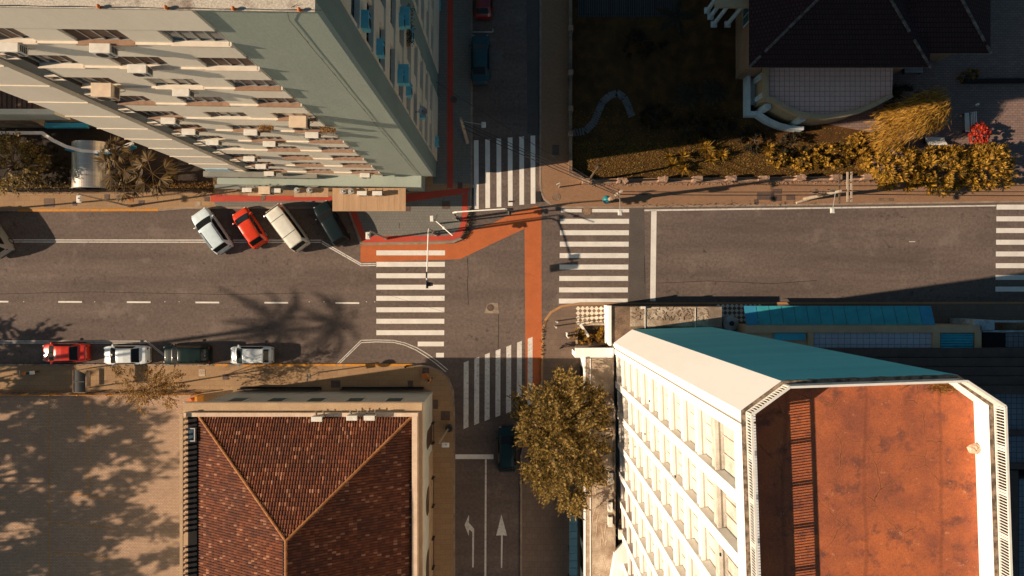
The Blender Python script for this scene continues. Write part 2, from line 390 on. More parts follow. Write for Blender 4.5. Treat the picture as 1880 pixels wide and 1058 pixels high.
struct(b.build('orange_cycle_lane', ORANGEP))
# asphalt repairs
b = MB()
for l in ([(1156, 383), (1183, 383), (1184, 470), (1187, 556), (1154, 556)], [(964, -300), (992, -300), (990, 250), (968, 245)]):
    b.poly([(x, y, .003) for x, y in PP(l)])
struct(b.build('asphalt_repair', ASPH2))
b = MB()
for l in ([(858, 474), (859.5, 500), (858, 520), (860, 560)], [(915, 576), (915.5, 610), (914, 650)], [(1183, 470), (1184, 520)], [(0, 540), (160, 536), (420, 541), (560, 538)], [(1212, 520), (1300, 516), (1420, 521), (1500, 515)]): b.flat(PP(l), .035, .006)
struct(b.build('asphalt_crack', BLACKR))
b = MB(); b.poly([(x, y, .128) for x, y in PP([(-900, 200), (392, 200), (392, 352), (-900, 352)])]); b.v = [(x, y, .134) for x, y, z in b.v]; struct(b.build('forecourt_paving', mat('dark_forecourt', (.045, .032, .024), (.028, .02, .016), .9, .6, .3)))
# ---- painted markings
Z1, Z2 = .008, .009
def stripe(b, x0, x1, y0, y1, sk=0): b.poly([(x, y, Z1) for x, y in PP([(x0, y0), (x1, y0), (x1 - sk, y1), (x0 - sk, y1)])])
b = MB()
for y in (460, 481, 502, 523, 543.5, 564.5, 585.5, 606.5): stripe(b, 691, 817 - (y - 460) * .01, y, y + 9)
stripe(b, 767, 815, 627.5, 636); stripe(b, 800.5, 815, 648, 656.5)
struct(b.build('west_crosswalk', WHITEP))
b = MB()
for y in (402, 423, 444, 465, 486, 507, 528, 548.5): stripe(b, 1028.5 - (y - 402) * .016, 1155 - (y - 402) * .018, y, y + 9)
stripe(b, 1030, 1068, 384, 390); stripe(b, 1087, 1155, 384, 390)
struct(b.build('east_crosswalk', WHITEP))
b = MB()
for k in range(8): stripe(b, 1829.5 - k * .3, 1975, 376 + k * 21.5, 385 + k * 21.5)
struct(b.build('far_crosswalk', WHITEP))
b = MB()
for k, x in enumerate((870, 890.8, 911.5, 932.3, 953.3, 974)): b.poly([(u, v, Z1) for u, v in PP([(x, 258 - k * 1.7), (x + 8.6, 257.5 - k * 1.7), (x + 8.9, 384 - k * 2), (x + .4, 384.4 - k * 2)])])
struct(b.build('north_crosswalk', WHITEP))
b = MB()
for k, x in enumerate((851.5, 871, 890.3, 910, 929.7, 949.3, 969)): b.poly([(u, v, Z1) for u, v in PP([(x, 666 - k * 7.3), (x + 8.8, 662.5 - k * 7.3), (x + 8.6, 784 - k * 7.2), (x - .6, 788 - k * 7.2)])])
struct(b.build('south_crosswalk', WORNP))
b = MB(); b.poly([(x, y, Z1) for x, y in PP([(1195.5, 387), (1205.5, 387), (1203.5, 553), (1193.5, 553)])])
b.poly([(x, y, Z1) for x, y in PP([(836, 834.5), (906, 834.5), (906, 843), (836, 843)])]); struct(b.build('stop_line', WHITEP))
b = MB(); b.poly([(x, y, Z1) for x, y in PP([(1183, 385), (1828, 376.5), (1828, 379), (1183, 388)])])
b.poly([(x, y, Z1) for x, y in PP([(890.5, 843.5), (893.5, 843.5), (892, 1300), (888, 1300)])])
for dx in (0, 3.8):
    b.flat(PP([(-300, 440.3 + dx), (590, 441.3 + dx)]), .085, Z1)
    b.flat(PP([(591, 443 + dx), (664, 485 + dx * .9)]), .09, Z1)
b.flat(PP([(665, 484.6), (690, 484)]), .09, Z1); b.flat(PP([(665, 488), (690, 487.3)]), .09, Z1)
struct(b.build('edge_line', WORNP))
b = MB()
for x in (-154, -28, 107, 233, 359, 485.5, 616): b.flat(PP([(x, 554 + x * .004), (x + 43.5, 554.2 + x * .004)]), .14, Z1)
struct(b.build('lane_dash', WHITEP))
b = MB()
for x in (43, 173, 302, 328, 672, 687, 594, 567):
    b.flat(PP([(x, 554.3), (x + 1.6, 554.3)]), .07, Z1)
b.flat(PP([(868, 59), (905, 59), (905, 53)]), .07, Z1)
b.flat(PP([(1669, 444), (1680, 444)]), .06, Z1)
for o_ in (0, 3.6):
    b.flat(PP([(-300, 626 + o_), (269, 626.5 + o_)]), .06, Z1)
    b.flat(PP([(269 + o_, 628), (304 + o_, 656)]), .06, Z1)
    b.flat(PP([(618 + o_ * 1.2, 669), (663, 625 + o_ * 1.2), (690, 624.3 + o_), (722, 625 + o_), (744 - o_ * .4, 630 + o_), (766 - o_ * .8, 639 + o_), (786 - o_, 651 + o_), (804 - o_, 664 + o_), (822 - o_, 679 + o_)]), .065, Z1)
struct(b.build('parking_line', WORNP))
b = MB()   # lane arrows on the south street
b.poly([(x, y, Z1) for x, y in PP([(920.5, 945), (931, 983.5), (923, 983), (922, 1043), (919.5, 1043), (920, 983), (911, 983.5)])])
b.poly([(x, y, Z1) for x, y in PP([(867, 1042), (869.8, 1042), (870.5, 971), (863.5, 963), (861, 960), (861, 945), (853, 964), (860.5, 984), (861.5, 972), (867, 977)])])
struct(b.build('lane_arrow', WORNP))
# chequered paving by the white tower
b = MB(); b.poly([(x, y, .136) for x, y in PP([(1056, 561), (1118, 561), (1118, 595), (1056, 595)])], 2)
for r_ in range(4):
    for c_ in range(8):
        cx, cy = P(1061 + c_ * 8.4, 566.5 + r_ * 8.6); d = .215
        b.poly([(cx - d, cy, .141), (cx, cy - d, .141), (cx + d, cy, .141), (cx, cy + d, .141)])
for c_ in range(10):
    for r_ in range(5):
        cx, cy = P(1318 + c_ * 8.4, 562 + r_ * 8.4); d = .2
        if r_ < 4: b.poly([(cx - d, cy, .141), (cx, cy - d, .141), (cx + d, cy, .141), (cx, cy + d, .141)])
struct(b.build('chequered_paving', [LEDGE, IRON, CONCB]))
# yard, lawn, garden paving
b = MB(); b.prism(PP([(-900, 722), (352, 722), (352, 1900), (-900, 1900)]), -.1, .138)
struct(b.build('yard_paving', COBBLE))
b = MB()
for l in ([(90, 722), (95, 1300)], [(163, 722), (164, 900)], [(112, 904), (215, 915)], [(100, 957), (212, 970)], [(100, 1013), (205, 1025)]): b.flat(PP(l), .07, .142)
struct(b.build('yard_line', YELLP))
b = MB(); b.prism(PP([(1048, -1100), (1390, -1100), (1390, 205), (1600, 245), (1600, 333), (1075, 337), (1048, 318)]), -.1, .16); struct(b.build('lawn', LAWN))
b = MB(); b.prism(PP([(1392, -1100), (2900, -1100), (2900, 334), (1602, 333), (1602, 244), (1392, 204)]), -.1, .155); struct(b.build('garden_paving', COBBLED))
b = MB()
pts = [(1050, 246), (1075, 241), (1090, 226), (1098, 206), (1106, 188), (1119, 177), (1133, 172), (1146, 181), (1154, 199), (1160, 217)]
W_ = [Vector(p) for p in PP(pts)]; acc = []
for k in range(len(W_) - 1):
    n = 5
    for j in range(n): acc.append((W_[k].lerp(W_[k + 1], j / n), (W_[k + 1] - W_[k]).normalized()))
for p, d in acc: b.cbox((p.x, p.y, .18), (.15, .62, .05), math.atan2(d.y, d.x) + R.uniform(-.1, .1))
struct(b.build('garden_path', mat('dark_path_slab', (.17, .16, .15), (.10, .095, .09), .95, 2, .3)))  # slabs in a darker tone than the other concrete
b = MB()
for l, m_ in (([(1060, -300), (1250, -300), (1250, 33), (1060, 33)], 0),):
    b.poly([(x, y, .17) for x, y in PP(l)])
struct(b.build('drive_paving', brickmat('dark_deck_strip', (.07, .065, .062), (.05, .046, .045), (.012, .01, .01), 4, .16, .03, swap=True, var=.2)))
# manholes and inspection covers: each can be lifted
def cover(px, py, w, h, label, m=IRON, z=.139, rnd=False, frame=None):
    x, y = P(px, py); b = MB()
    if rnd:
        b.tube((0, 0, 0), (0, 0, .012), w / 2, w / 2, 28); b.tube((0, 0, .012), (0, 0, .020), w / 2 * .72, w / 2 * .70, 24); b.tube((0, 0, .02), (0, 0, .026), w / 2 * .3, w / 2 * .28, 16)
        for k in range(10): b.cbox((w * .42 * math.cos(k * .628), w * .42 * math.sin(k * .628), .014), (.05, .03, .012), k * .628)
    else:
        b.box(-w / 2, w / 2, -h / 2, h / 2, 0, .012); n = 5
        for k in range(n): b.box(-w / 2 + .04, w / 2 - .04, -h / 2 + h * (k + .25) / n, -h / 2 + h * (k + .75) / n, .012, .018)
    o = b.build('manhole_cover' if rnd else 'access_cover', m); o.location = (x, y, z)
    return tag(o, label, 'cover', 'covers set in the road and pavements')
b = MB(); b.poly([(x, y, .012) for x, y in PP([(889, 575), (894, 561), (901, 556), (914, 557), (916, 576)])]); struct(b.build('concrete_patch', CONC))
cover(900.5, 565, .62, 0, 'round iron manhole cover in a pale concrete patch mid junction', z=.013, rnd=True)
cover(1021, 362, .74, 0, 'round ribbed manhole cover on the tan north-east corner pavement', CONCB, rnd=True)
cover(1078, 387, .80, 0, 'plain brown round cover lying across the topmost east crosswalk stripe', CONCB, z=.013, rnd=True)
cover(484, 364, .46, 0, 'round brown cover in the red painted path near the white van', CONCB, z=.141, rnd=True)
cover(833, 184, .62, 0, 'round dark cover on the shaded red path beside the tower', z=.141, rnd=True)
cover(92, 373, .90, .78, 'large dark square cover on pavement left of the lamp post', PAVED)
cover(139, 374, .36, .4, 'small brown square cover just below the leftmost white lamp head')
cover(198, 362, .45, .45, 'grey square cover on the pavement under the palms')
cover(241, 367, .46, .46, 'terracotta square patch cover below the palm fronds', RIDGE)
cover(261, 372, .5, .34, 'small dark oblong cover on pavement right of the palms')
cover(365, 375, .46, .38, 'pale square cover beside the white SUV nose', STAIN)
cover(381, 366, .42, .42, 'dark square cover at the start of the red path')
cover(727, 415, .62, .48, 'grey square cover in the middle of the grey corner paving', PAVEG)
cover(819, 377, .7, .7, 'brown square cover half in the tower shadow', IRON)
cover(746, 384, .72, .42, 'brown cover peeping out beside the big tan canopy', IRON)
cover(845, 341, .42, .55, 'dark cover where the red paths cross at the corner', z=.141)
cover(617, 705, .82, .62, 'dark square cover on the shaded pavement above the tiled building')
cover(754, 706, .46, .68, 'narrow dark cover on pavement near the tiled building corner')
cover(782, 680, .6, .5, 'black drain cover at the bend of the south-west kerb')
cover(800, 742, .44, .82, 'tall dark cover on the pavement right of the tiled building')
cover(818, 763, .8, .8, 'square dark planting cover above the slanted lamp post')
cover(1020, 276, .6, .9, 'shaded oblong cover on the narrow north-east pavement')
cover(1404, 361, 1.5, .62, 'long dark cover pair on the north-east pavement', IRON)
cover(1426, 352, .72, .46, 'upper small square cover on the north-east pavement', IRON)
cover(1426, 365, .68, .46, 'lower small square cover on the north-east pavement', IRON)
cover(1450, 363, .76, .5, 'brown square cover left of the leaning utility pole', IRON)
cover(1387, 371, .38, .42, 'tiny dark cover close to the north-east kerb')
cover(1625, 367, 1.3, .26, 'faint long brown cover below the golden hedge', CONCB)
cover(372, 684, .55, .62, 'pale square cover with a round lid below the black SUV', STAIN)
cover(415, 692, .5, .5, 'dark square cover in leaf shadow below the white hatchback')
cover(988, 362, .5, .95, 'storm drain grating in the gutter of the north-east corner', METALD, z=.15)
# ------------------------------------------------------------------ camera, light, sky
cam = bpy.data.cameras.new('camera'); co = bpy.data.objects.new('camera', cam); COL.objects.link(co)
co.location = (0, 0, CAMH); cam.sensor_width = 36; cam.lens = 36 * CAMH / 90.0; cam.clip_end = 1000; sc.camera = co
EL, AZ = 26.6, 7.9
sl = bpy.data.lights.new('sun', 'SUN'); sl.energy = 5.0; sl.angle = rad(.5); sl.color = (1.0, .785, .58)
so = bpy.data.objects.new('sun', sl); COL.objects.link(so)
d = Vector((math.cos(rad(EL)) * math.cos(rad(AZ)), math.cos(rad(EL)) * math.sin(rad(AZ)), -math.sin(rad(EL))))
so.rotation_euler = d.to_track_quat('-Z', 'Y').to_euler()
w = bpy.data.worlds.new('World'); sc.world = w; w.use_nodes = True
nt = w.node_tree; bg = nt.nodes['Background']
sky = nt.nodes.new('ShaderNodeTexSky'); sky.sky_type = 'NISHITA'; sky.sun_disc = False
sky.sun_elevation = rad(EL); sky.sun_rotation = rad(270 - AZ)
nt.links.new(mixc(nt, 1.0, sky.outputs[0], (.66, .87, .86), 'MULTIPLY'), bg.inputs[0]); bg.inputs[1].default_value = .05
sc.view_settings.view_transform = 'Standard'; sc.view_settings.look = 'None'; sc.view_settings.exposure = .55; sc.view_settings.gamma = 1
PLANT_JOBS = []
# ------------------------------------------------------------------ pale green tower (north-west)
T = thing('apartment_tower', 'tall pale green and cream apartment tower with many air conditioners, upper left', 'building', (-6.66, 9.40, 0), -.0150)
ZT = 37.05; N = 11
sill = [33.68 - 2.93 * i for i in range(N)]; head = [s + 1.42 for s in sill]
def ac_box(kind):    # an outdoor unit: casing with a recessed fan, grille and two brackets; front faces -y
    m = {'w': ACW, 'c': ACC, 't': ACT}[kind]
    t = thing('air_conditioner', '', 'air conditioner')
    W_, D_, H_ = (.78, .34, .56) if kind != 'c' else (.92, .62, .72)
    b = MB(); b.box(-W_ / 2, W_ / 2, -D_ / 2, D_ / 2, 0, H_); b.box(-W_ / 2 - .012, W_ / 2 + .012, -D_ / 2 - .012, D_ / 2 + .012, H_, H_ + .035)
    b.build('casing', m, t, bevel=.02)
    b = MB(); b.tube((-.08, -D_ / 2 - .006, H_ / 2), (-.08, -D_ / 2 - .022, H_ / 2), H_ * .40, H_ * .38, 18)
    for k in range(5): b.box(W_ / 2 - .15, W_ / 2 - .05, -D_ / 2 - .015, -D_ / 2 - .001, .1 + k * .08, .14 + k * .08)
    for k in range(4): b.box(W_ / 2 + .013, W_ / 2 + .02, -D_ / 2 + .05, D_ / 2 - .05, .12 + k * .1, .17 + k * .1)
    b.build('fan_grille', METALD, t)
    for sx in (-.28, .28): b = MB(); b.box(W_ * sx / .78 - .02, W_ * sx / .78 + .02, -D_ / 2, D_ / 2 + .30, -.04, -.002); b.tube((W_ * sx / .78, -D_ / 2 + .05, -.03), (W_ * sx / .78, D_ / 2 + .28, -.28), .015, .015, 5); b.build('bracket', METALG, t)
    b = MB(); b.path([(W_ / 2, .05, .15), (W_ / 2 + .08, .1, .05), (W_ / 2 + .1, .2, -.2), (W_ / 2 + .08, D_ / 2 + .2, -.3)], .018, 5)
    b.build('hose', METALG, t)
    return t
# core and slabs
b = MB(); b.box(-18.25, -.3, .34, 19, 0, 36.2); b.build('core', BEIGE, T)
b = MB(); b.box(-4.16, 0, 0, .33, 2.72, ZT); b.build('blank_panel', GREENL, T)
b = MB()
b.box(-.28, 0, .332, 1.72, 0, ZT); b.box(-.28, .0, 7.3, 9.4, 0, ZT); b.build('dark_wall_strip', GREEND, T)
b = MB()     # projecting spandrels and window-band wall of the south bay
SW = [(-13.60, -11.66), (-10.10, -7.86), (-6.41, -4.22)]
b.box(-13.60, -4.162, -.10, .33, head[0], ZT - .003)
for i in range(N):
    lo = head[i + 1] if i + 1 < N else 2.73
    b.box(-13.60, -4.162, -.10, .33, lo, sill[i] - .05)
    for x0, x1 in ((-11.66, -10.10), (-7.86, -6.41)): b.box(x0, x1, -.04, .33, sill[i], head[i])
b.build('bay_wall', CREAM, T)
b = MB()
for i in range(N): b.box(-13.60, -4.15, -.135, .30, sill[i] - .05, sill[i])
for i in range(N):
    z = sill[i] - .35
    b.box(-18.45, -15.34, -.05, -.001, z, z + .05)
b.build('ledge', LEDGE, T)
b = MB(); b.box(-18.40, -15.33, 0, .33, 2.73, ZT - .002)
b.build('end_panel', CREAM, T)
b = MB(); b.box(-15.33, -13.60, .22, .335, 2.73, ZT - .3); b.build('channel_wall', GREYST, T)
b = MB(); b.box(-13.66, -13.601, -.12, .22, 2.73, ZT - .1); b.build('drain_pipe', METALD, T)
# parapet
b = MB(); b.box(-18.45, .05, -.13, .40, ZT, ZT + .05); b.box(-.35, .05, .401, 19, ZT, ZT + .05); b.build('parapet_cap', COPING, T)
b = MB(); b.box(-18.2, -.31, .41, 19, 36.21, 36.24); b.build('roof', CONC, T)
b = MB()
for k in range(60):
    x = -18 + k * .305; b.tube((x, -.12, ZT + .16 + .03 * math.sin(k)), (x + .305, -.12, ZT + .16 + .03 * math.sin(k + 1)), .012, .012, 5)
pts = [(-.5, .1, ZT + .12), (-.9, -.06, ZT), (-1.15, -.03, ZT - 1)] + [(-1.15 - .012 * math.sin(z), -.03, z) for z in range(35, 1, -2)]
b.path(pts, .009, 5); 
for z in range(4, 36, 2): b.tube((-1.15, 0, z), (-1.05, -.10, z + .05), .007, .007, 4)
b.build('lightning_cable', METALD, T)
for x in (-15.0, -7.15, -4.9, -2.65, -.45):
    b = MB(); b.tube((x, -.10, ZT + .05), (x, -.10, ZT + .11), .06, .04, 8); b.ball((x, -.10, ZT + .17), .07, 8, 6); b.cbox((x + .06, -.12, ZT + .1), (.12, .05, .05), .4); b.build('insulator', ORANGEI, T)
# windows of the south bay
def window(x0, x1, zb, zt, y, shut, side):   # south side: opening between x0..x1 ; east side: between y0..y1 given as x0,x1
    f = MB(); p = MB(); t_ = .05
    def bx(bb, a0, a1, d0, d1, c0, c1):
        if side == 's': bb.box(a0, a1, y + d0, y + d1, c0, c1)
        else: bb.box(y - d1, y - d0, a0, a1, c0, c1)
    bx(f, x0, x0 + t_, 0, .06, zb, zt); bx(f, x1 - t_, x1, 0, .06, zb, zt)
    bx(f, x0 + t_, x1 - t_, 0, .06, zt - t_, zt); bx(f, x0 + t_, x1 - t_, 0, .06, zb, zb + t_)
    n = 3
    for k in range(1, n + 1): xm = x0 + (x1 - x0) * k / (n + 1); bx(f, xm - .025, xm + .025, -.004, .056, zb + t_, zt - t_)
    sm = R.choice([SHUT, SHUT, BEIGE]); fr = f.build('window', METALG if side == 's' else METALD, T)
    for k in range(4):
        a0 = x0 + t_ + (x1 - x0 - 2 * t_) * k / 4; a1 = x0 + t_ + (x1 - x0 - 2 * t_) * (k + 1) / 4
        zc = zb + t_
        if shut and k in shut: p = MB(); bx(p, a0, a1, .012, .045, zc + R.uniform(.0, .35), zt - t_); p.build('shutter', sm, fr)
    if side == 's' and R.random() < .78:
        p = MB(); p.box(x0 - .06, x1 + .04, -.175, -.136, zb - .07, zb + .01); p.box(x0 + .02, x1 - .02, -.1355, .034, zb + .002, zb + .014); p.build('sill', SILLB if zb < 27 or R.random() < .25 else LEDGE, fr)
    q = MB(); bx(q, x0 + t_, x1 - t_, .05, .10, zb + t_, zt - t_); q.build('pane', R.choice([GLASSD, GLASSD, GLASSB]), fr)
for i in range(N):
    for j, (x0, x1) in enumerate(SW): window(x0 + .01, x1 - .01, sill[i] + .0, head[i], .035, R.sample(range(4), R.choice([0, 2, 3, 4])), 's')
for i in range(N):   # little framed vents in the grey channel
    z = sill[i] + .35; b = MB(); x0, x1 = -14.75, -14.1
    b.box(x0, x0 + .05, .06, .218, z, z + .6); b.box(x1 - .05, x1, .06, .218, z, z + .6); b.box(x0 + .05, x1 - .05, .06, .218, z, z + .05); b.box(x0 + .05, x1 - .05, .06, .218, z + .55, z + .6)
    v = b.build('vent_window', LEDGE, T); q = MB(); q.box(x0 + .05, x1 - .05, .17, .21, z + .05, z + .55); q.build('pane', GLASSD, v)
# east facade
EW = [(1.9, 3.9), (5.0, 7.1), (9.9, 11.9), (13.2, 15.2)]
b = MB()
for y0, y1 in ((1.722, 7.298), (9.402, 19)):
    b.box(-.28, .07, y0, y1, head[0], ZT - .003)
    for i in range(N):
        lo = head[i + 1] if i + 1 < N else 0
        b.box(-.28, .07, y0, y1, lo, sill[i] - .05)
    ws = [w_ for w_ in EW if y0 < w_[0] < y1]
    es = [y0] + [e for w_ in ws for e in w_] + [y1]
    for i in range(N):
        for k in range(0, len(es), 2): b.box(-.28, 0, es[k], es[k + 1], sill[i], head[i])
b.build('bay_wall', BEIGE, T)
b = MB()
for i in range(N):
    for y0, y1 in ((1.722, 7.298), (9.402, 19)): b.box(-.28, .10, y0, y1, sill[i] - .05, sill[i])
b.build('ledge', BEIGE, T)
for i in range(N):
    for j, (y0, y1) in enumerate(EW): window(y0 + .01, y1 - .01, sill[i], head[i], -.14, R.sample(range(4), R.choice([0, 1, 3])), 'e')
# ground-floor plinth with shops
b = MB(); b.box(-18.1, -.95, -.95, .335, 0, 2.70); b.build('plinth', GREENL, T)
b = MB()
for k in range(8): x = -17.5 + k * 1.95; b.box(x, x + 1.5, -1.02, -.951, .2, 2.2)
b.build('shop_window', GLASSB, T)
b = MB(); b.box(-18.9, -9.5, -.45, -.0, 2.9, 3.5); b.box(-18.4, -9.5, -1.3, -.951, 2.3, 2.45)
for k in range(5): b.box(-18.0 + k * 1.9, -17.95 + k * 1.9, -.47, -.451, 2.9, 3.5)
b.build('shop_fascia', GREYST, T)
b = MB(); b.box(-18.3, -16.3, -.06, -.001, 3.55, 4.9); b.build('blue_glazing', mat('pale_blue_glazing', (.40, .56, .62), (.3, .46, .54), .2, 2, .05), T)
# air conditioners : south (photo x, y, kind, words)
def onsouth(px, py, dy):
    Yp = 9.40 - dy; s = (529 - py) / Yp
    for _ in range(3):
        X = (px - 940) / s; Yp = 9.40 - dy + (X + 6.66) * -.015; s = (529 - py) / Yp
    return X, Yp, CAMH - S * CAMH / s
ORD = ['top', 'second', 'third', 'fourth', 'fifth', 'sixth', 'seventh', 'eighth', 'ninth', 'tenth', 'eleventh', 'lowest']
SA = [(24, 91, 'w'), (191, 93, 'w'), (258, 130, 'w'), (196, 170, 'c'), (337, 173, 'w'), (313, 224, 'w'), (350, 244, 'w'), (393, 263, 'w'), (463, 245, 'w'), (497, 266, 'w'), (551, 227, 'c'),
      (575, 250, 'w'), (460, 293, 'w'), (481, 307, 'w'), (496, 320, 'w'), (515, 331, 'w'), (607, 332, 'w'), (671, 323, 'w'), (687, 333, 'w')]
protos = {k_: None for k_ in 'wct'}
used = {}
def place_ac(kind, loc, rz, label):
    for sfx in ('', ', right of its neighbour', ', third', ', last'):
        if label + sfx not in used: label += sfx; break
    used[label] = 1
    if protos[kind] is None:
        t = ac_box(kind); protos[kind] = t; t.location = loc; t.rotation_euler = (0, 0, rz); t['label'] = label; t['group'] = 'air conditioners on the buildings'
    else: t = dup(protos[kind], loc, rz, label, 'air conditioners on the buildings')
    return t
for px, py, k_ in SA:
    X, Y, z = onsouth(px, py, .32 if k_ == 'w' else .45)
    fl = min(range(N), key=lambda i: abs(sill[i] - .7 - z)); loc_x = X + 6.66
    colw = 'left' if loc_x < -11 else ('middle' if loc_x < -7.2 else 'right')
    if px in (497, 481, 463, 671): colw += (' window, outer of two' if px in (671,) else ' window, one bay in')
    else: colw += ' window'
    place_ac(k_, (X, Y, z - .3), -.015, {'w': 'white', 'c': 'boxy cream'}[k_] + ' air conditioner, sunlit tower face, %s storey, %s' % (ORD[fl], colw))
def oneast(px, py):
    Xp = -6.40; s = (940 - px) / -Xp; return Xp, (529 - py) / s, CAMH - S * CAMH / s
EA = [(672, 40, 't'), (699, 90, 't'), (737, 40, 't'), (754, 64, 't'), (736, 143, 't'), (751, 166, 't'), (776, 208, 't'), (806, 12, 't'), (812, 140, 't'), (811, 206, 't'), (802, 261, 't'), (810, 274, 't')]
EW_ = ['nearest the roof corner', 'just below the one nearest the roof corner', 'beside the potted plants, upper', 'beside the potted plants, lower', 'under a large square hood', 'beneath the square hood', 'beside the satellite dish', 'close to the top frame edge low down',
       'low above the dark red path', 'low on the wall, second above the plinth', 'lowest pair, upper one', 'lowest pair, lower one']
for (px, py, k_), wd in zip(EA, EW_):
    X, Y, z = oneast(px, py)
    place_ac(k_, (X, Y, z - .28), math.pi / 2, 'shade-tinted air conditioner on the shaded tower side, ' + wd)
X, Y, z = oneast(767, 205)
t = thing('satellite_dish', 'round grey satellite dish on the shaded tower side beside an air conditioner', 'satellite dish', (X, Y, z))
b = MB(); n = 16
for r_ in range(4):
    for k in range(n):
        a0, a1 = 2 * math.pi * k / n, 2 * math.pi * (k + 1) / n; q = []
        for rr, aa in ((r_, a0), (r_ + 1, a0), (r_ + 1, a1), (r_, a1)): q.append((.30 * rr / 4 * math.cos(aa) + .35, .30 * rr / 4 * math.sin(aa), .10 * (rr / 4) ** 2))
        b.poly(q)
b.build('dish', METALG, t, smooth=True); b = MB(); b.tube((-.2, 0, -.15), (.35, 0, -.01), .025, .025, 6); b.tube((.35, 0, 0), (.35, 0, .2), .012, .012, 5); b.ball((.35, 0, .22), .04, 6, 4); b.build('arm', METALD, t)
for px, py, wd in ((738, 30, 'upper'), (736, 136, 'lower')):
    X, Y, z = oneast(px, py); t = thing('window_hood', wd + ' square hood box on the shaded tower side', 'hood', (X, Y, z)); b = MB(); b.box(-.2, .45, -.55, .55, -.05, .05); b.box(-.2, .43, -.53, -.48, -.6, -.051); b.box(-.2, .43, .48, .53, -.6, -.051)
    b.build('hood_shell', ACT, t); b = MB(); b.box(-.2, .4, -.47, .47, -.62, -.58); b.build('tray', BEIGE, t)
# flat tan canopies and kit over the shops
for x0, x1, y1, wd in ((610.5, 745, 387, 'large tan sheet canopy over the pavement at the tower foot'), (540, 603, 361, 'small tan sheet canopy left of the large canopy'), (455, 503, 358.5, 'leftmost tan canopy strip with air conditioners on it')):
    z = 2.9; xa, ya = P(x0, y1, z); xb, _ = P(x1, y1, z); yt = 8.36
    t = thing('shop_canopy', wd, 'canopy', ((xa + xb) / 2, (ya + yt) / 2, z), 0, 'tan canopies along the tower foot')
    hx, hy = (xb - xa) / 2, (yt - ya) / 2; b = MB(); nn = max(4, int((xb - xa) / .45))
    for k in range(nn): b.box(-hx + 2 * hx * k / nn, -hx + 2 * hx * (k + 1) / nn - .008, -hy, hy, -.03 - .006 * (k % 2), .02 + .006 * (k % 2))
    b.build('sheet', CANOPY, t); b = MB(); b.box(-hx, hx, -hy - .04, -hy - .002, -.12, .025); b.box(-hx, hx, hy - .1, hy - .02, -.15, -.04); b.build('edge_trim', BANDT, t)
    b = MB()
    for k in range(4): x = -hx + .2 + (2 * hx - .4) * k / 3; b.tube((x, hy, -.04), (x, -hy + .1, -.06), .025, .025, 5)
    b.build('support_arm', METALD, t)
for px, py, k_, wd in ((456, 350, 'w', 'white air conditioner on the leftmost tan canopy'), (489, 351, 'c', 'small cream unit on the leftmost tan canopy'), (509, 351, 'w', 'white air conditioner at the right end of the leftmost tan canopy'), (666, 356, 'w', 'white air conditioner left of two on the large tan canopy'), (694, 356, 'w', 'white air conditioner right of two on the large tan canopy')):
    x, y = P(px, py, 3.2); place_ac(k_, (x, y, 2.96), 0, wd)
for px, py, wd in ((631, 352, 'round steel extractor fan, left one on the large tan canopy'), (645, 352, 'round steel extractor fan, right one on the large tan canopy'), (546, 350, 'round steel extractor fan, left one on the small tan canopy'), (569, 350, 'round steel extractor fan, right one on the small tan canopy')):
    x, y = P(px, py, 3.2); t = thing('roof_fan', wd, 'fan', (x, y, 2.93), 0, 'extractor fans on the canopies'); b = MB(); b.tube((0, 0, 0), (0, 0, .35), .20, .20, 14); b.build('drum', METALG, t); b = MB(); b.tube((0, 0, .37), (0, 0, .44), .27, .22, 14); b.ball((0, 0, .46), .09, 8, 5); b.build('cowl', METALG, t)
for px, py, s_, m_, wd in ((489, 236, 'w', 'm', 'left flower box with dry plants on a sunlit tower sill'), (603, 240, 'w', 'm', 'right flower box with dry plants on a sunlit tower sill')):
    X, Y, z = onsouth(px, py, .25); t = thing('flower_box', wd, 'flower box', (X, Y, z), 0, 'flower boxes on the tower'); b = MB(); b.box(-.4, .4, -.1, .12, -.1, .08); b.build('trough', SILLB, t); b = MB()
    for k in range(160): p = Vector((R.uniform(-.4, .4), R.gauss(0, .1), .1 + abs(R.gauss(0, .12)))); a = R.uniform(0, 6.3); dd = Vector((math.cos(a), math.sin(a), .5)) * .07; e = Vector((-math.sin(a), math.cos(a), 0)) * .03; b.poly([p - e, p + e, p + dd])
    b.build('foliage', L_SPARSE, t)
X, Y, z = oneast(748, 45); t = thing('hanging_plants', 'dark potted plants hanging on the shaded tower side between air conditioners', 'plants', (X + .15, Y, z)); b = MB()
for k in range(200): p = Vector((R.gauss(0, .1), R.uniform(-1.2, 1.2), R.gauss(0, .25))); a = R.uniform(0, 6.3); dd = Vector((math.cos(a), math.sin(a), -.3)) * .1; e = Vector((-math.sin(a), math.cos(a), 0)) * .035; b.poly([p - e, p + e, p + dd])
b.build('foliage', L_DARK, t); b = MB(); b.box(-.25, 0, -1.25, 1.25, -.35, -.25); b.build('trough', SILLB, t)

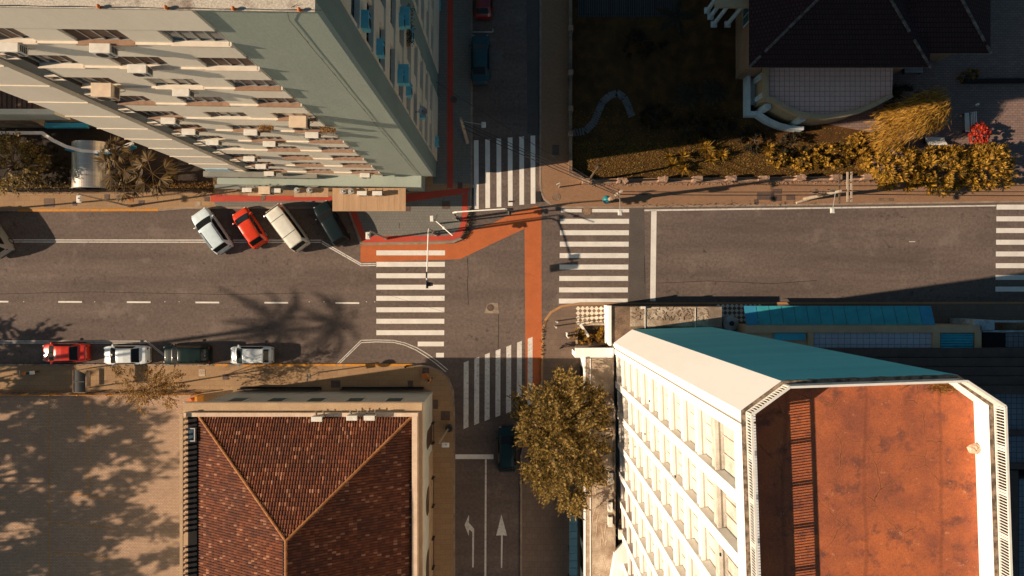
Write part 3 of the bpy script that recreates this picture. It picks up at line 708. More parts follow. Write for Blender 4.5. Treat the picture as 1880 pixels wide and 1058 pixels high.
# ------------------------------------------------------------------ white tower (south-east)
A = P(1360, 754, 34.6)
T = thing('office_tower', 'tall white tower with chamfered corners, fin-lined face and rust-red flat roof', 'building', (A[0], A[1], 0), .034)
ZW, ZD = 34.6, 33.78
OUT = [(0, 0), (1.55, 1.05), (8.12, 1.05), (9.65, 0), (9.65, -24), (0, -24)]
INN = [(.30, -.12), (1.66, .80), (8.02, .80), (9.22, -.12), (9.22, -23.8), (.30, -23.8)]
def walls(b, poly, z0, z1, idx):
    for k in idx:
        a, c = poly[k], poly[(k + 1) % len(poly)]; b.poly([(a[0], a[1], z0), (a[0], a[1], z1), (c[0], c[1], z1), (c[0], c[1], z0)])
b = MB(); walls(b, OUT, 0, ZW, [1]); b.build('north_wall', mat('teal_shade_wall', (.17, .74, .80), (.14, .66, .72), .8, .5, .1, s3=(.15, 1, 1)), T)  # shaded white wall: teal cast of the shade is put into its colour
b = MB(); walls(b, OUT, 0, ZW, [0, 2, 3])
b.box(.55, 9.6, -24, -.95, 0, ZD - .05)
b.build('wall', WHITEW, T)
b = MB(); b.poly([(p[0], p[1], ZD) for p in INN]); b.build('roof_deck', REDDECK, T)
b = MB()
for k in range(len(INN) - 1):
    a, c = INN[k], INN[k + 1]; b.poly([(a[0], a[1], ZD), (c[0], c[1], ZD), (c[0], c[1], ZW - .002), (a[0], a[1], ZW - .002)])
b.build('parapet_inner_face', WHITEW, T)
b = MB()
for k in range(len(OUT)):
    j = (k + 1) % len(OUT); b.poly([(OUT[k][0], OUT[k][1], ZW), (INN[k][0], INN[k][1], ZW), (INN[j][0], INN[j][1], ZW), (OUT[j][0], OUT[j][1], ZW)])
b.build('parapet_cap', mat('mossy_parapet_cap', (.30, .22, .16), (.10, .075, .055), .95, 3.5, .4, lo=.42, hi=.58), T)
b = MB()
pts = [(1.7, ZW - .002)] + [(1.7 + k * .16, ZW - R.uniform(.06, .30)) for k in range(40)] + [(8.0, ZW - .002)]
b.poly([(x, 1.056, z) for x, z in pts])
b.build('moss_stain', CONCB, T)
# railing of flat bars on the parapet
def rail(b, a, c, h=.63, sp=.108, sec=1.72):
    a = Vector(a); c = Vector(c); L_ = (c - a).length; d = (c - a) / L_; ang = math.atan2(d.y, d.x)
    b.cbox(((a.x + c.x) / 2, (a.y + c.y) / 2, ZW + h - .03), (L_, .085, .055), ang); b.cbox(((a.x + c.x) / 2, (a.y + c.y) / 2, ZW + .06), (L_, .07, .05), ang)
    n = int(L_ / sp); ns = max(1, round(L_ / sec))
    for k in range(n + 1):
        p = a + d * (L_ * k / n); near = any(abs(L_ * k / n - L_ * q / ns) < .11 for q in range(ns + 1))
        b.cbox((p.x, p.y, ZW + h / 2), (.085 if near else .034, .055 if near else .05, h - .12), ang)
RL = [(.20, -.06), (1.62, .90), (8.06, .90), (9.42, -.06)]
b = MB(); rail(b, (.20, -13), RL[0]); rail(b, RL[0], RL[1]); rail(b, RL[1], RL[2]); rail(b, RL[2], RL[3]); rail(b, RL[3], (9.42, -13)); b.build('railing', METALW, T)
# west face: corner pier, vertical fins and floor-by-floor recessed cells
b = MB(); b.box(.0, .54, -.42, -.005, 0, ZW - .004); b.box(.0, .54, -.95, -.52, 0, ZW - .004)
FY = [-3.45 - 2.46 * k for k in range(9)]
for y in FY: b.box(-.04, .54, y - .26, y + .26, 0, ZW - .9)
b.box(.0, .54, -24, -.952, ZW - .9, ZW - .004)
FH = 2.72; ys = [-.95] + FY
b.build('fin_grid', WHITEW, T)
b = MB(); b.box(.07, .5, -.52, -.42, 0, ZW - .01); b.build('corner_groove', GREYJ, T)
SPM = mat('pale_spandrel_render', (.90, .86, .79), (.84, .79, .71), .8, 1.2, .12, s3=(1, 1, .2)); GPM = mat('grey_stained_panel', (.66, .61, .53), (.46, .41, .34), .9, 1.6, .2); BGM = mat('brown_tinted_glass', (.28, .19, .12), (.20, .13, .085), .3, 2, .1)
for i in range(12):
    z = ZW - .9 - FH * (i + 1); z0 = max(0, z - .70)
    b = MB(); b.box(.10, .53, -23.9, -.953, z0, z - .001); b.box(.05, .2, -23.9, -.953, z - .14, z + .05); b.build('spandrel', GPM if i == 0 else SPM, T)
    b = MB(); ye = FY[3] if i >= 9 else -23.9; b.box(.42, .545, ye, -.953, z + .06, z + FH - .71)
    for k in range(len(FY)):
        y1 = ys[k] - (.24 if k else 0); y0 = FY[k] + .24
        if y0 < ye: break
        for q in (1, 2): yy = y0 + (y1 - y0) * q / 3; b.box(.36, .43, yy - .025, yy + .025, z + .06, z + FH - .71)
    b.build('window_band', GPM if i == 0 else WHITEC, T)
    if i >= 9: b = MB(); b.box(.42, .545, -23.9, FY[3] - .01, z + .06, z + FH - .71); b.build('window_glass', BGM, T)
b = MB(); b.box(.04, .3, -24, -.2, ZW - .62, ZW - .40); b = MB()
for k in range(7):
    p = Vector((R.uniform(-.03, 0), R.uniform(-7, -1), R.uniform(6, 32)))
    b.cbox(p, (.06, .12, .1))
b.build('wall_fitting', METALD, T)
t = thing('roof_bundle', 'small crumpled pale bundle lying at the edge of the red roof', 'bundle', V3(1783, 823, ZD + .05)); b = MB(); b.ball((0, 0, .15), .24, 9, 6, sz=.6)
for i, v in enumerate(b.v): b.v[i] = (v[0] * 1.2 + R.uniform(-.05, .05), v[1] * .8 + R.uniform(-.05, .05), v[2] + R.uniform(-.03, .05))
b.build('sheeting', BANDP, t); b = MB(); b.path([(.1, 0, .1), (.35, -.1, .08), (.6, -.15, .05)], .03, 5); b.build('cord', CONCB, t)
t = thing('roof_weeds', 'tuft of dry weeds in the corner of the red roof by the chamfer', 'weeds', V3(1733, 711, ZD)); b = MB()
for k in range(220): p = Vector((R.gauss(0, .3), R.gauss(0, .13), 0)); a = R.uniform(0, 6.3); dd = Vector((math.cos(a) * .12, math.sin(a) * .12, R.uniform(.05, .2))); e = Vector((-math.sin(a), math.cos(a), 0)) * .014; b.poly([p - e, p + e, p + dd])
b.build('stems', L_SPARSE, t)
# low roofs around the white tower
Z3 = 3.0
t = thing('terrace_roof', 'low flat brown stained roof along the north foot of the white tower', 'flat roof', (0, 0, 0))
xa, ya = P(1122, 563, Z3); xb, yb = P(1325, 560, Z3)
b = MB(); b.box(xa, xb, -4.6, ya, 0, Z3); b.build('slab', CONCB, t)
x1, _ = P(1157, 560, Z3); x2, _ = P(1300, 560, Z3)
b = MB(); b.box(x1, x2, -3.2, ya - .05, Z3 + .004, Z3 + .03); b.build('rough_screed', STAIN, t)
b = MB(); b.box(x2, xb, -3.2, ya - .02, Z3 + .004, Z3 + .05); b.build('pale_slab', CONC, t)
for k in range(90):
    pass
b = MB()
for k in range(140): x = R.uniform(x1, x2); y = R.uniform(-2.7, ya - .1); a = R.uniform(0, 6.3); b.cbox((x, y, Z3 + .05), (R.uniform(.08, .3), R.uniform(.03, .08), R.uniform(.02, .07)), a)
b.build('debris', CONC, t)
b = MB(); 
for px in (1184, 1276): x, _ = P(px, 560, Z3); b.box(x - .03, x + .03, -3.4, ya - .1, Z3 + .05, Z3 + .1)
b.build('pipe', METALW, t); x, y = P(1180, 565, Z3)
b = MB(); b.box(x - .18, x + .18, y - .1, y + .1, Z3 + .08, Z3 + .3); b.build('vent_box', METALW, t)
t = thing('boundary_wall', 'thin white wall between chequered paving and brown flat roof', 'wall', (0, 0, 0)); xw, _ = P(1120, 580, Z3)
b = MB(); b.box(xw - .12, xw + .06, -4.75, ya + .05, 0, Z3 + .1); b.build('panel', WHITEW, t); b = MB(); b.box(xw - .15, xw + .09, -4.8, ya + .08, Z3 + .1, Z3 + .16); b.build('cap', WHITEW, t)
# west podium with arches
t = thing('podium_block', 'low stained roof block with white arched front at the foot of the white tower', 'building', (0, 0, 0)); ZP = 3.4
px0, py0 = P(1073, 656, ZP)
b = MB(); b.box(px0 + .25, 8.45, -28, py0 - .1, 0, ZP - .002); b.build('roof', STAIN, t)
b = MB(); b.box(px0, px0 + .1, -28, py0, 0, ZP + .04); b.box(px0 + .45, px0 + .52, -28, py0 - .12, ZP, ZP + .05); b.build('white_edge', WHITEW, t)
b = MB(); b.box(px0 + .11, px0 + .44, -28, py0 - .12, ZP, ZP + .012); b.build('gutter', STAIN, t)
xq, _ = P(1127.5, 900, ZP); b = MB(); b.box(xq - .04, xq + .04, -28, py0 - 4, ZP, ZP + .5); b.build('low_kerb_wall', CONC, t)
b = MB()     # white portal at the north end
xl, _ = P(1056, 640, 3.2); b.box(xl, 8.44, py0 - .05, py0 + .75, 2.9, 3.25); b.box(xl, xl + .35, py0 - .05, py0 + .4, 0, 2.9); b.box(xl + .36, 8.4, py0 - .05, py0 + .10, 0, 2.89); b.build('portal', WHITEW, t)
b = MB()
for k in range(7):
    yc = py0 - 2.0 - k * 2.6; aa = arc(0, 1.5, 1.0, 0, 180, 10); pts = [(1.0, .1)] + [(p[0], p[1]) for p in aa] + [(-1.0, .1)]
    b.poly([(px0 - .012, yc + p[0], p[1]) for p in pts])
b.build('arch_opening', BLACKR, t)
b = MB()
for k in range(30): x = R.uniform(px0 + .7, 8.2); y = R.uniform(-26, -9); b.path([(x, y, ZP + .006), (x + R.uniform(-.3, .3), y - R.uniform(.4, 1.5), ZP + .006)], .02, 4)
b.build('crack_filler', BANDP, t)
b = MB(); b.prism([P(1128, 1010, 3.6), P(1158, 985, 3.6), (8.6, -28), (7.4, -28)], ZP, 4.3); b.build('sloped_annexe', WHITEW, t)
for px, py, h_, wd in ((1121, 876, 1.0, 'upper of four white air conditioners on the stained podium roof'), (1120, 930, 1.1, 'second white air conditioner on the stained podium roof'), (1120, 957, 1.1, 'third white air conditioner on the stained podium roof'), (1139, 980, 1.0, 'lowest white air conditioner, nearest the white tower fins')):
    x, y = P(px, py, ZP + .4); place_ac('w', (x, y, ZP + .06), math.pi / 2, wd)
for px, py, wd in ((1142, 937, 'upper brown tank lid on the podium roof'), (1142, 958, 'lower brown tank lid on the podium roof')):
    x, y = P(px, py, ZP); t = thing('roof_hatch', wd, 'hatch', (x, y, ZP), 0, 'hatches on the podium roof'); b = MB(); b.box(-.28, .28, -.25, .25, 0, .12); b.build('lid', CONCB, t, bevel=.05); b = MB(); b.box(-.06, .06, -.02, .02, .121, .17); b.build('handle', METALD, t)
t = thing('side_awning', 'dark blue panelled awning strip in the shade beside the podium arches', 'awning', (0, 0, 0)); b = MB()
xa, _ = P(1045, 1000, 2.2); xb, _ = P(1060, 1000, 2.2)
for k in range(22): y = -17.5 - k * .62; b.box(xa, xb, y - .59, y, 2.2, 2.26)
b.build('panel', BLUER, t)
for k in range(5): b = MB(); b.tube((xa + .1, -17.6 - k * 2.5, .13), (xa + .1, -17.6 - k * 2.5, 2.2), .05, .05, 8); b.build('post', METALD, t)
# planter at the corner
t = thing('planter', 'curved low planter bed in front of the thin white wall', 'planter', (0, 0, 0))
pl = PP([(1058, 630), (1058, 612), (1062, 602), (1070, 597), (1085, 595), (1114, 595), (1114, 634), (1058, 634)])
b = MB(); b.strip(pl[:6], .16, .1, .62); b.build('rim', STAIN, t); b = MB(); b.prism(pl, .1, .42); b.build('soil', SOIL, t)
for px_, py_, ra_, n_, sd_, wd_ in ((1070, 619, (.62, .55, .45), 60, 201, 'left golden shrub in the curved corner planter'), (1096, 609, (.62, .7, .5), 60, 202, 'right golden shrub in the curved corner planter by the white wall'), (1097, 626, (.75, .3, .35), 30, 203, 'low twiggy shrub along the lower edge of the corner planter')):
    PLANT_JOBS.append((px_, py_, ra_, n_, sd_, wd_))
t = thing('planter_beam', 'short white beam lying across the corner planter', 'beam', V3(1073, 607, .7), -.96); b = MB(); b.box(-.66, .66, -.11, .11, 0, .12); b.box(-.5, -.42, -.06, .06, -.3, 0); b.box(.42, .5, -.06, .06, -.3, 0); b.build('beam_body', METALW, t)

# ------------------------------------------------------------------ buildings east of the white tower (in shade)
t = thing('shop_building', 'low shop with long teal awning and tiled terrace behind the white tower', 'building', (0, 0, 0)); ZB = 3.6
def bxp(b, x0, x1, y0, y1, z0, z1, mi=0):
    xa, ya = P(x0, y1, z1); xb, yb = P(x1, y0, z1); b.box(xa, xb, ya, yb, z0, z1, mi)
b = MB(); bxp(b, 1368, 1802, 598, 720, 0, ZB - .3); b.build('wall', BANDT, t)
b = MB(); bxp(b, 1368, 1800, 598, 611, ZB - .29, ZB); bxp(b, 1790, 1802, 611.2, 690, ZB - .29, ZB); bxp(b, 1713, 1726, 611.2, 690, ZB - .29, ZB); bxp(b, 1484, 1494, 611.2, 690, ZB - .29, ZB); b.build('parapet', BANDT, t)
b = MB(); bxp(b, 1495, 1712, 611.5, 690, ZB - .29, ZB - .2); b.build('terrace', brickmat('bluish_terrace_tile', (.46, .48, .52), (.42, .44, .48), (.12, .13, .15), .52, .52, .02, var=.2, off=0), t)
xa, ya = P(1728, 682, ZB); xb, yb = P(1788, 612, ZB); b = MB(); n = 14
for k in range(n): y0 = ya + (yb - ya) * k / n; y1 = ya + (yb - ya) * (k + 1) / n; ym = (y0 + y1) / 2; b.poly([(xa, y0, ZB - .15), (xb, y0, ZB - .15), (xb, ym, ZB - .02), (xa, ym, ZB - .02)]); b.poly([(xa, ym, ZB - .02), (xb, ym, ZB - .02), (xb, y1, ZB - .15), (xa, y1, ZB - .15)])
xc, yc = P(1422, 625, ZB); xd, yd = P(1480, 612, ZB); b.build('corrugated_roof', TEALR, t); b = MB(); b.box(xc, xd, yc, yd, ZB - .15, ZB - .1); b.build('flat_roof_sheet', TEALR, t)
ZA = 2.9; b = MB(); n = 15
xa, ya = P(1370, 597, ZA); xb, yb = P(1711, 562, ZA - .5)
for k in range(n):
    x0 = xa + (xb - xa) * k / n + .022; x1 = xa + (xb - xa) * (k + 1) / n - .022; bb = MB() if k in (0, n - 1) else b
    bb.poly([(x0, ya + .6 * 0, ZA), (x1, ya, ZA), (x1 - .03, yb, ZA - .55), (x0 - .03, yb, ZA - .55)]); bb.poly([(x0 - .03, yb, ZA - .55), (x1 - .03, yb, ZA - .55), (x1 - .03, yb, ZA - .8), (x0 - .03, yb, ZA - .8)])
    bb.poly([(x0, ya, ZA - .04), (x0 - .03, yb, ZA - .59), (x1 - .03, yb, ZA - .59), (x1, ya, ZA - .04)])
    if k in (0, n - 1): bb.build('awning_end', TEALB, t)
b.build('awning', TEALW, t)
t = thing('water_tank', 'grey round water tank between white tower and teal awning', 'tank', V3(1342, 594, 1.5)); b = MB(); b.tube((0, 0, -1.4), (0, 0, 0), .62, .66, 24); b.tube((0, 0, 0), (0, 0, .22), .66, .25, 24); b.build('vessel', METALG, t, bevel=.02); b = MB(); b.tube((0, 0, .22), (0, 0, .30), .22, .2, 16); b.build('lid', METALD, t)
t = thing('backyard_shed', 'black felt roofed shed right of the teal corrugated roof', 'shed', (0, 0, 0)); b = MB(); bxp(b, 1804, 1845, 612, 720, 0, 3.0); b.build('roof', BLACKR, t); b = MB(); bxp(b, 1789, 1826, 588, 606, 0, 3.3); bxp(b, 1826.5, 1960, 589, 592, 2.6, 3.3); bxp(b, 1804, 1960, 607, 610, 2.6, 3.1); b.build('white_wall', mat('pale_blue_wall', (.42, .50, .53), (.2, .25, .27), .85, 2, .2), t)
t = thing('grey_roof_house', 'dark grey tiled roof at the right edge behind the shed', 'house', (0, 0, 0)); b = MB(); bxp(b, 1847, 2100, 612, 760, 0, 3.0); b.build('roof', GTILE, t); b = MB(); bxp(b, 1846, 1960, 592.5, 606.5, 0, 1.8); b.build('yard_slab', CONCB, t)
t = thing('terraced_block', 'stepped brown and blue-tiled roofs at the right edge beside the red roof', 'building', (0, 0, 0)); z = 4.2
b = MB(); n = 5; 
for k in range(n): bxp(b, 1500, 2100, 640 + k * 17, 650 + k * 17 + 6, 0, z + .1 * k)
b.build('brown_roof', BROWNR, t)
b = MB(); bxp(b, 1560, 2100, 724, 790, 0, 4.0); bxp(b, 1560, 2100, 800, 850, 0, 4.0); bxp(b, 1871, 2100, 880, 1500, 0, 4.0); b.build('tiled_roof', GTILE, t)
b = MB(); bxp(b, 1560, 2100, 790.5, 799.5, 0, 4.3); bxp(b, 1560, 2100, 851, 862, 0, 4.3); bxp(b, 1844, 1870, 864, 1500, 0, 4.15); b.build('roof_kerb', BROWNR, t)

# ------------------------------------------------------------------ tiled-roof building (south-west)
T = thing('tiled_building', 'two-storey building with brown clay hip roof inside a tan parapet', 'building', (0, 0, 0)); ZC = 9.0
cx0, cy1 = P(335, 739, ZC); cx1, _ = P(776, 739, ZC); wx0, wx1, wy1 = -24.35, -6.99, -9.09; YB = -30
b = MB(); b.box(wx0, wx1, YB, wy1, 0, ZC - .45); b.build('wall', WALLG, T)
b = MB(); b.box(cx0, cx1, YB, cy1, ZC - .40, ZC - .12); b.box(cx0 + .12, cx1 - .12, YB, cy1 - .12, ZC - .45, ZC - .401); b.build('cornice', BANDP, T)
b = MB(); b.box(cx0 + .05, cx1 - .05, YB, cy1 - .05, ZC - .12, ZC - .02); b.build('cornice_top', BANDT, T)
ix0, ix1, iy1 = P(366, 0, ZC)[0], P(757, 0, ZC)[0], P(0, 764, ZC)[1]
b = MB(); b.box(P(340, 0, ZC)[0], ix1 + .45, iy1 + .01, iy1 + .30, ZC - .02, ZC + .35); b.box(ix1 + .02, ix1 + .42, YB, iy1, ZC - .02, ZC + .35); b.box(ix1 + .43, ix1 + .47, YB, iy1 + .3, ZC - .02, ZC + .22); b.build('parapet', BANDP, T)
b = MB(); gx0 = P(338, 0, ZC)[0]; b.box(gx0 + .3, ix0 - .02, YB, iy1, ZC - .02, ZC + .02); b.build('gutter', BLACKR, T)
b = MB(); b.box(gx0 - .03, gx0 + .20, YB, iy1 + .3, ZC + .52, ZC + .62); b.build('balustrade_rail', BANDT, T)
bal = None
for k in range(40):
    y = iy1 - .2 - k * .40
    if k in (22, 23): continue
    if bal is None:
        q = MB(); q.box(-.10, .10, -.10, .10, 0, .08); q.tube((0, 0, .08), (0, 0, .28), .07, .105, 10); q.tube((0, 0, .28), (0, 0, .45), .105, .06, 10); q.box(-.09, .09, -.09, .09, .45, .53)
        bal = q.build('baluster', BANDP, T); bal.location = (gx0 + .09, y, ZC - .02)
    else: o = bal.copy(); COL.objects.link(o); o.location = (gx0 + .09, y, ZC - .02)
# hip roof: real barrel tiles in three slopes
hx, hy, hz = -15.45, P(527, 993, 13.3)[1], 13.3; ez = ZC + .02
b = MB(); b.poly([(ix0, iy1, ez), (hx, hy, hz), (ix1, iy1, ez)]); b.poly([(ix1, iy1, ez), (hx, hy, hz), (hx, YB, hz), (ix1, YB, ez)]); b.poly([(ix0, iy1, ez), (ix0, YB, ez), (hx, YB, hz), (hx, hy, hz)]); b.build('roof', TILED, T)
def tiles(b, o, u, v, inside, nu, nv, tw, tl, lf=.045):       # o eave origin, u along eave, v up the slope
    nrm = u.cross(v).normalized(); 
    if nrm.z < 0: nrm = -nrm
    for j in range(nv):
        for i in range(nu):
            p = o + u * (tw * i) + v * (tl * j); c = p + u * tw / 2 + v * tl / 2
            if not inside(c): continue
            jx = R.uniform(-.012, .012); lift = R.uniform(0, .010)
            prof = [(0.06, .015), (.26, .052), (.5, .066), (.74, .052), (.94, .015)]
            q0 = [p + u * (tw * a + jx) + nrm * (h + lf + lift) - v * .02 for a, h in prof]; q1 = [p + u * (tw * (.5 + (a - .5) * .85) + jx) + nrm * (h * .85 + .004) + v * (tl * 1.06) for a, h in prof]
            k = len(b.v); b.v += [tuple(x) for x in q0 + q1]
            for a in range(4): b.f.append((k + a, k + a + 1, k + 5 + a + 1, k + 5 + a)); b.m.append(0)
            b.f.append((k + 4, k + 3, k + 2, k + 1, k)); b.m.append(0)
run = hy - iy1; 
vN = Vector((0, run, hz - ez)).normalized(); LN = Vector((0, run, hz - ez)).length; uX = Vector((1, 0, 0)); tw, tl = .20, .30
b = MB(); tiles(b, Vector((ix0, iy1, ez)), uX, vN, lambda c: (c.x - ix0) > (hx - ix0) * (iy1 - c.y) / -run - .05 and (ix1 - c.x) > (ix1 - hx) * (iy1 - c.y) / -run - .05, int((ix1 - ix0) / tw), int(LN / tl), tw, tl); b.build('roof_tiles_north', TILE, T)
vW = Vector((hx - ix0, 0, hz - ez)); LW = vW.length; vW.normalize(); uY = Vector((0, -1, 0))
b = MB(); tiles(b, Vector((ix0, iy1, ez)), uY, vW, lambda c: (iy1 - c.y) > -run * (c.x - ix0) / (hx - ix0) - .05, int(17.5 / tw), int(LW / tl), tw, tl); b.build('roof_tiles_west', TILE, T)
vE = Vector((hx - ix1, 0, hz - ez)); LE = vE.length; vE.normalize()
b = MB(); tiles(b, Vector((ix1, iy1, ez)), uY, vE, lambda c: (iy1 - c.y) > -run * (ix1 - c.x) / (ix1 - hx) - .05, int(17.5 / tw), int(LE / tl), tw, tl, .012); b.build('roof_tiles_east', TILE, T)
b = MB()
for a_, c_ in (((ix0, iy1, ez), (hx, hy, hz)), ((ix1, iy1, ez), (hx, hy, hz)), ((hx, hy, hz), (hx, YB, hz))):
    a_ = Vector(a_); c_ = Vector(c_); n = int((c_ - a_).length / .42)
    for k in range(n): p = a_.lerp(c_, k / n); q = a_.lerp(c_, (k + 1.08) / n); b.tube(p + Vector((0, 0, .05)), q + Vector((0, 0, .075)), .105, .085, 8)
b.build('ridge_cap', RIDGE, T)
for k in range(5):       # north windows
    xc = -22.2 + 3.17 * k; f = MB(); f.box(xc - .75, xc + .75, wy1 + .002, wy1 + .05, 3.7, 3.82); f.box(xc - .75, xc - .62, wy1 + .002, wy1 + .05, 3.821, 6.6); f.box(xc + .62, xc + .75, wy1 + .002, wy1 + .05, 3.821, 6.6); f.box(xc - .62, xc + .62, wy1 + .002, wy1 + .05, 6.45, 6.6)
    w_ = f.build('window', WALLG, T); q = MB(); q.box(xc - .62, xc + .62, wy1 + .001, wy1 + .02, 3.82, 6.45); q.build('pane', SHUTT, w_)
for yc, hw in ((-12.6, .8), (-17.7, 1.15), (-23.0, 1.2)):
    pts = [(-hw, .25), (hw, .25)] + [(p[0], p[1]) for p in arc(0, 3.4, hw, 0, 180, 12)]
    f = MB(); f.poly([(wx1 + .006, yc + p[0], p[1]) for p in pts]); w_ = f.build('arched_window', SHUT, T)
    q = MB(); q.box(wx1 + .01, wx1 + .26, yc - hw - .1, yc - hw - .05, .2, 1.2); q.box(wx1 + .01, wx1 + .26, yc + hw + .05, yc + hw + .1, .2, 1.2); q.box(wx1 + .21, wx1 + .26, yc - hw - .05, yc + hw + .05, 1.12, 1.2); q.build('balcony_rail', METALD, w_)
b = MB(); b.box(wx1 + .003, wx1 + .05, YB, -14.2, .13, 2.6); b.build('base_course', BANDT, T)
for x0, x1, wd in ((437, 586, 'left black railing along the tiled building front'), (625, 776, 'right black railing along the tiled building front')):
    t = thing('front_railing', wd, 'railing', (0, 0, 0)); xa, ya = P(x0, 715, .8); xb, _ = P(x1, 715, .8); b = MB(); b.box(xa, xb, ya - .05, ya + .05, .95, 1.05)
    n = int((xb - xa) / .14)
    for k in range(n + 1): x = xa + (xb - xa) * k / n; b.box(x - .015, x + .015, ya - .015, ya + .015, .13, .95)
    b.build('bars', METALD, t); b = MB(); b.box(xa, xb, ya - .12, ya + .12, .13, .30); b.build('plinth', BLACKR, t)
for px, py, wd, k_ in ((584, 768, 'long white air conditioner on the clay roof edge', 'w'), (648, 766, 'white box unit, left one beside two pipes on the clay roof', 'w'), (680, 766, 'white box unit, right one near the clay roof ridge end', 'w')):
    x, y = P(px, py, ZC + .6); place_ac(k_, (x, y, ZC + .42), 0, wd)
t = thing('skylight_box', 'grey metal hatch frame in the roof gutter of the tiled building', 'roof hatch', V3(354, 797, ZC + .1)); b = MB(); b.box(-.3, .3, .42, .5, 0, .3); b.box(-.3, .3, -.5, -.42, 0, .3); b.box(.22, .3, -.42, .42, 0, .3); b.build('frame', METALG, t); b = MB(); b.box(-.3, .21, -.41, .41, 0, .04); b.build('cover', GLASSB, t)

# ------------------------------------------------------------------ villa (north-east, in shade)
T = thing('villa', 'villa with dark tiled hip roof and curved pale terrace, upper right', 'building', (0, 0, 0)); ZE = 5.5
def E(px, py, z=ZE): return P(px, py, z)
ex0, ey0 = E(1375, 124); ex1, _ = E(1707, 124); ex2, ey2 = E(1818, 98); YN = 36
b = MB(); b.box(19.6, ex1 - .7, 18.3, YN, 0, ZE - .1); b.box(ex1 - .699, ex2 - .7, 19.9, YN, 0, ZE - .1); b.build('wall', mat('ochre_villa_wall', (.34, .20, .115), (.27, .155, .09), .9, .8, .15), T)
b = MB(); b.box(ex0, ex1, ey0, YN, ZE - .09, ZE); b.box(ex1 + .002, ex2, ey2, YN, ZE - .09, ZE); b.build('eaves', BANDT, T)
sl_ = .52
def hip(b, x0, x1, y0, y1, z0, cut=None):
    w2 = min((x1 - x0) / 2, 99); zr = z0 + w2 * sl_; xm = (x0 + x1) / 2
    b.poly([(x0, y0, z0), (x1, y0, z0), (xm, y0 + w2, zr)]); b.poly([(x1, y0, z0), (x1, y1, z0), (xm, y1, zr), (xm, y0 + w2, zr)]); b.poly([(x0, y1, z0), (x0, y0, z0), (xm, y0 + w2, zr), (xm, y1, zr)])
    return [((x0, y0, z0), (xm, y0 + w2, zr)), ((x1, y0, z0), (xm, y0 + w2, zr))]
vt = brickmat('dark_villa_tiles', (.065, .026, .025), (.045, .020, .019), (.014, .007, .007), .24, .33, .03, var=.5)
b = MB(); rl = hip(b, ex0 - .02, ex1 + .02, ey0 - .02, YN, ZE + .01); rl += hip(b, ex1 - 5, ex2 + .02, ey2 - .02, YN, ZE + .005); b.build('roof', vt, T)
for a_, c_ in rl[:2] + rl[3:]:
    b = MB()
    a_ = Vector(a_); c_ = Vector(c_); n = int((c_ - a_).length / .4)
    for k in range(n):
        if R.random() < .88: b.tube(a_.lerp(c_, k / n) + Vector((0, 0, .04)), a_.lerp(c_, (k + .95) / n) + Vector((0, 0, .05)), .12, .10, 7)
    b.build('ridge_cap', RIDGED, T)
xa, ya = E(1313, 14, 4.5); b = MB(); b.box(xa, 19.58, ya, YN, 4.3, 4.5); b.build('porch_roof', BANDT, T)
for px, py in ((1334, 47), (1309, 47), (1303, 33), (1297, 22)):
    x0, y0 = P(px, py); x0 -= .4; y0 -= .9
    b = MB(); b.tube((x0 + .4, y0 + .9, .16), (x0 + .4, y0 + .9, 4.29), .19, .15, 14); b.box(x0 + .15, x0 + .65, y0 + .65, y0 + 1.15, .155, .4); b.build('porch_column', mat('pale_column_paint', (.62, .66, .66), (.5, .55, .55), .8, 2, .1) if px == 1334 else bpy.data.materials['pale_column_paint'], T)
PCOL = bpy.data.materials['pale_column_paint']
f = MB(); f.box(19.55, 19.598, 22.0, 23.6, 2.2, 4.2); w_ = f.build('window', PCOL, T); q = MB(); q.box(19.53, 19.549, 22.1, 22.75, 2.3, 4.1); q.box(19.53, 19.549, 22.85, 23.5, 2.3, 4.1); q.build('pane', SHUTT, w_)
# terrace with a curved front
ZTc = 3.2; tc = [(1407, 120), (1407, 181), (1420, 183), (1440, 196), (1462, 207), (1490, 213), (1520, 215), (1550, 211), (1580, 203), (1610, 190), (1638, 175), (1640, 120)]
tp = [P(a_, b_, ZTc) for a_, b_ in tc]
b = MB(); b.prism(tp, 0, ZTc - .05); b.build('terrace_base', BANDT, T); b = MB(); b.poly([(x, y, ZTc - .02) for x, y in tp]); b.build('terrace_floor', TERRACE, T)
b = MB(); b.strip([P(a_, b_, ZTc + .4) for a_, b_ in tc[:-1]], .36, ZTc - .05, ZTc + .45); b.build('terrace_parapet', BANDT, T)
bl = [(1374, 140), (1374, 208), (1392, 208), (1410, 220), (1430, 229), (1450, 234), (1475, 236)]
b = MB(); b.strip([P(a_, b_, 1.1) for a_, b_ in bl], .30, .1, 1.2); b.box(*[*(P(1376, 160, 1)[0], P(1400, 160, 1)[0]), P(0, 190, 1)[1], P(0, 140, 1)[1]], .1, .5); b.build('porch_wall', PCOL, T)
for px, py in ((1396, 205), (1458, 226), (1388, 150), (1390, 185)):
    x, y = P(px, py, .8); b = MB(); b.box(x - .25, x + .25, y - .2, y + .2, .1, 2.6); b.build('porch_pier', PCOL, T)
t = thing('villa_bench_slats', 'grey slatted bench in shade under the villa eaves', 'bench', V3(1672, 130, .2)); b = MB()
for k in range(4): b.box(-.8, .8, -.3 + k * .16, -.18 + k * .16, .42, .46)
b.build('seat', METALG, t); 
for sx in (-.7, .7): b = MB(); b.box(sx - .04, sx + .04, -.3, .3, 0, .419); b.build('leg', METALD, t)
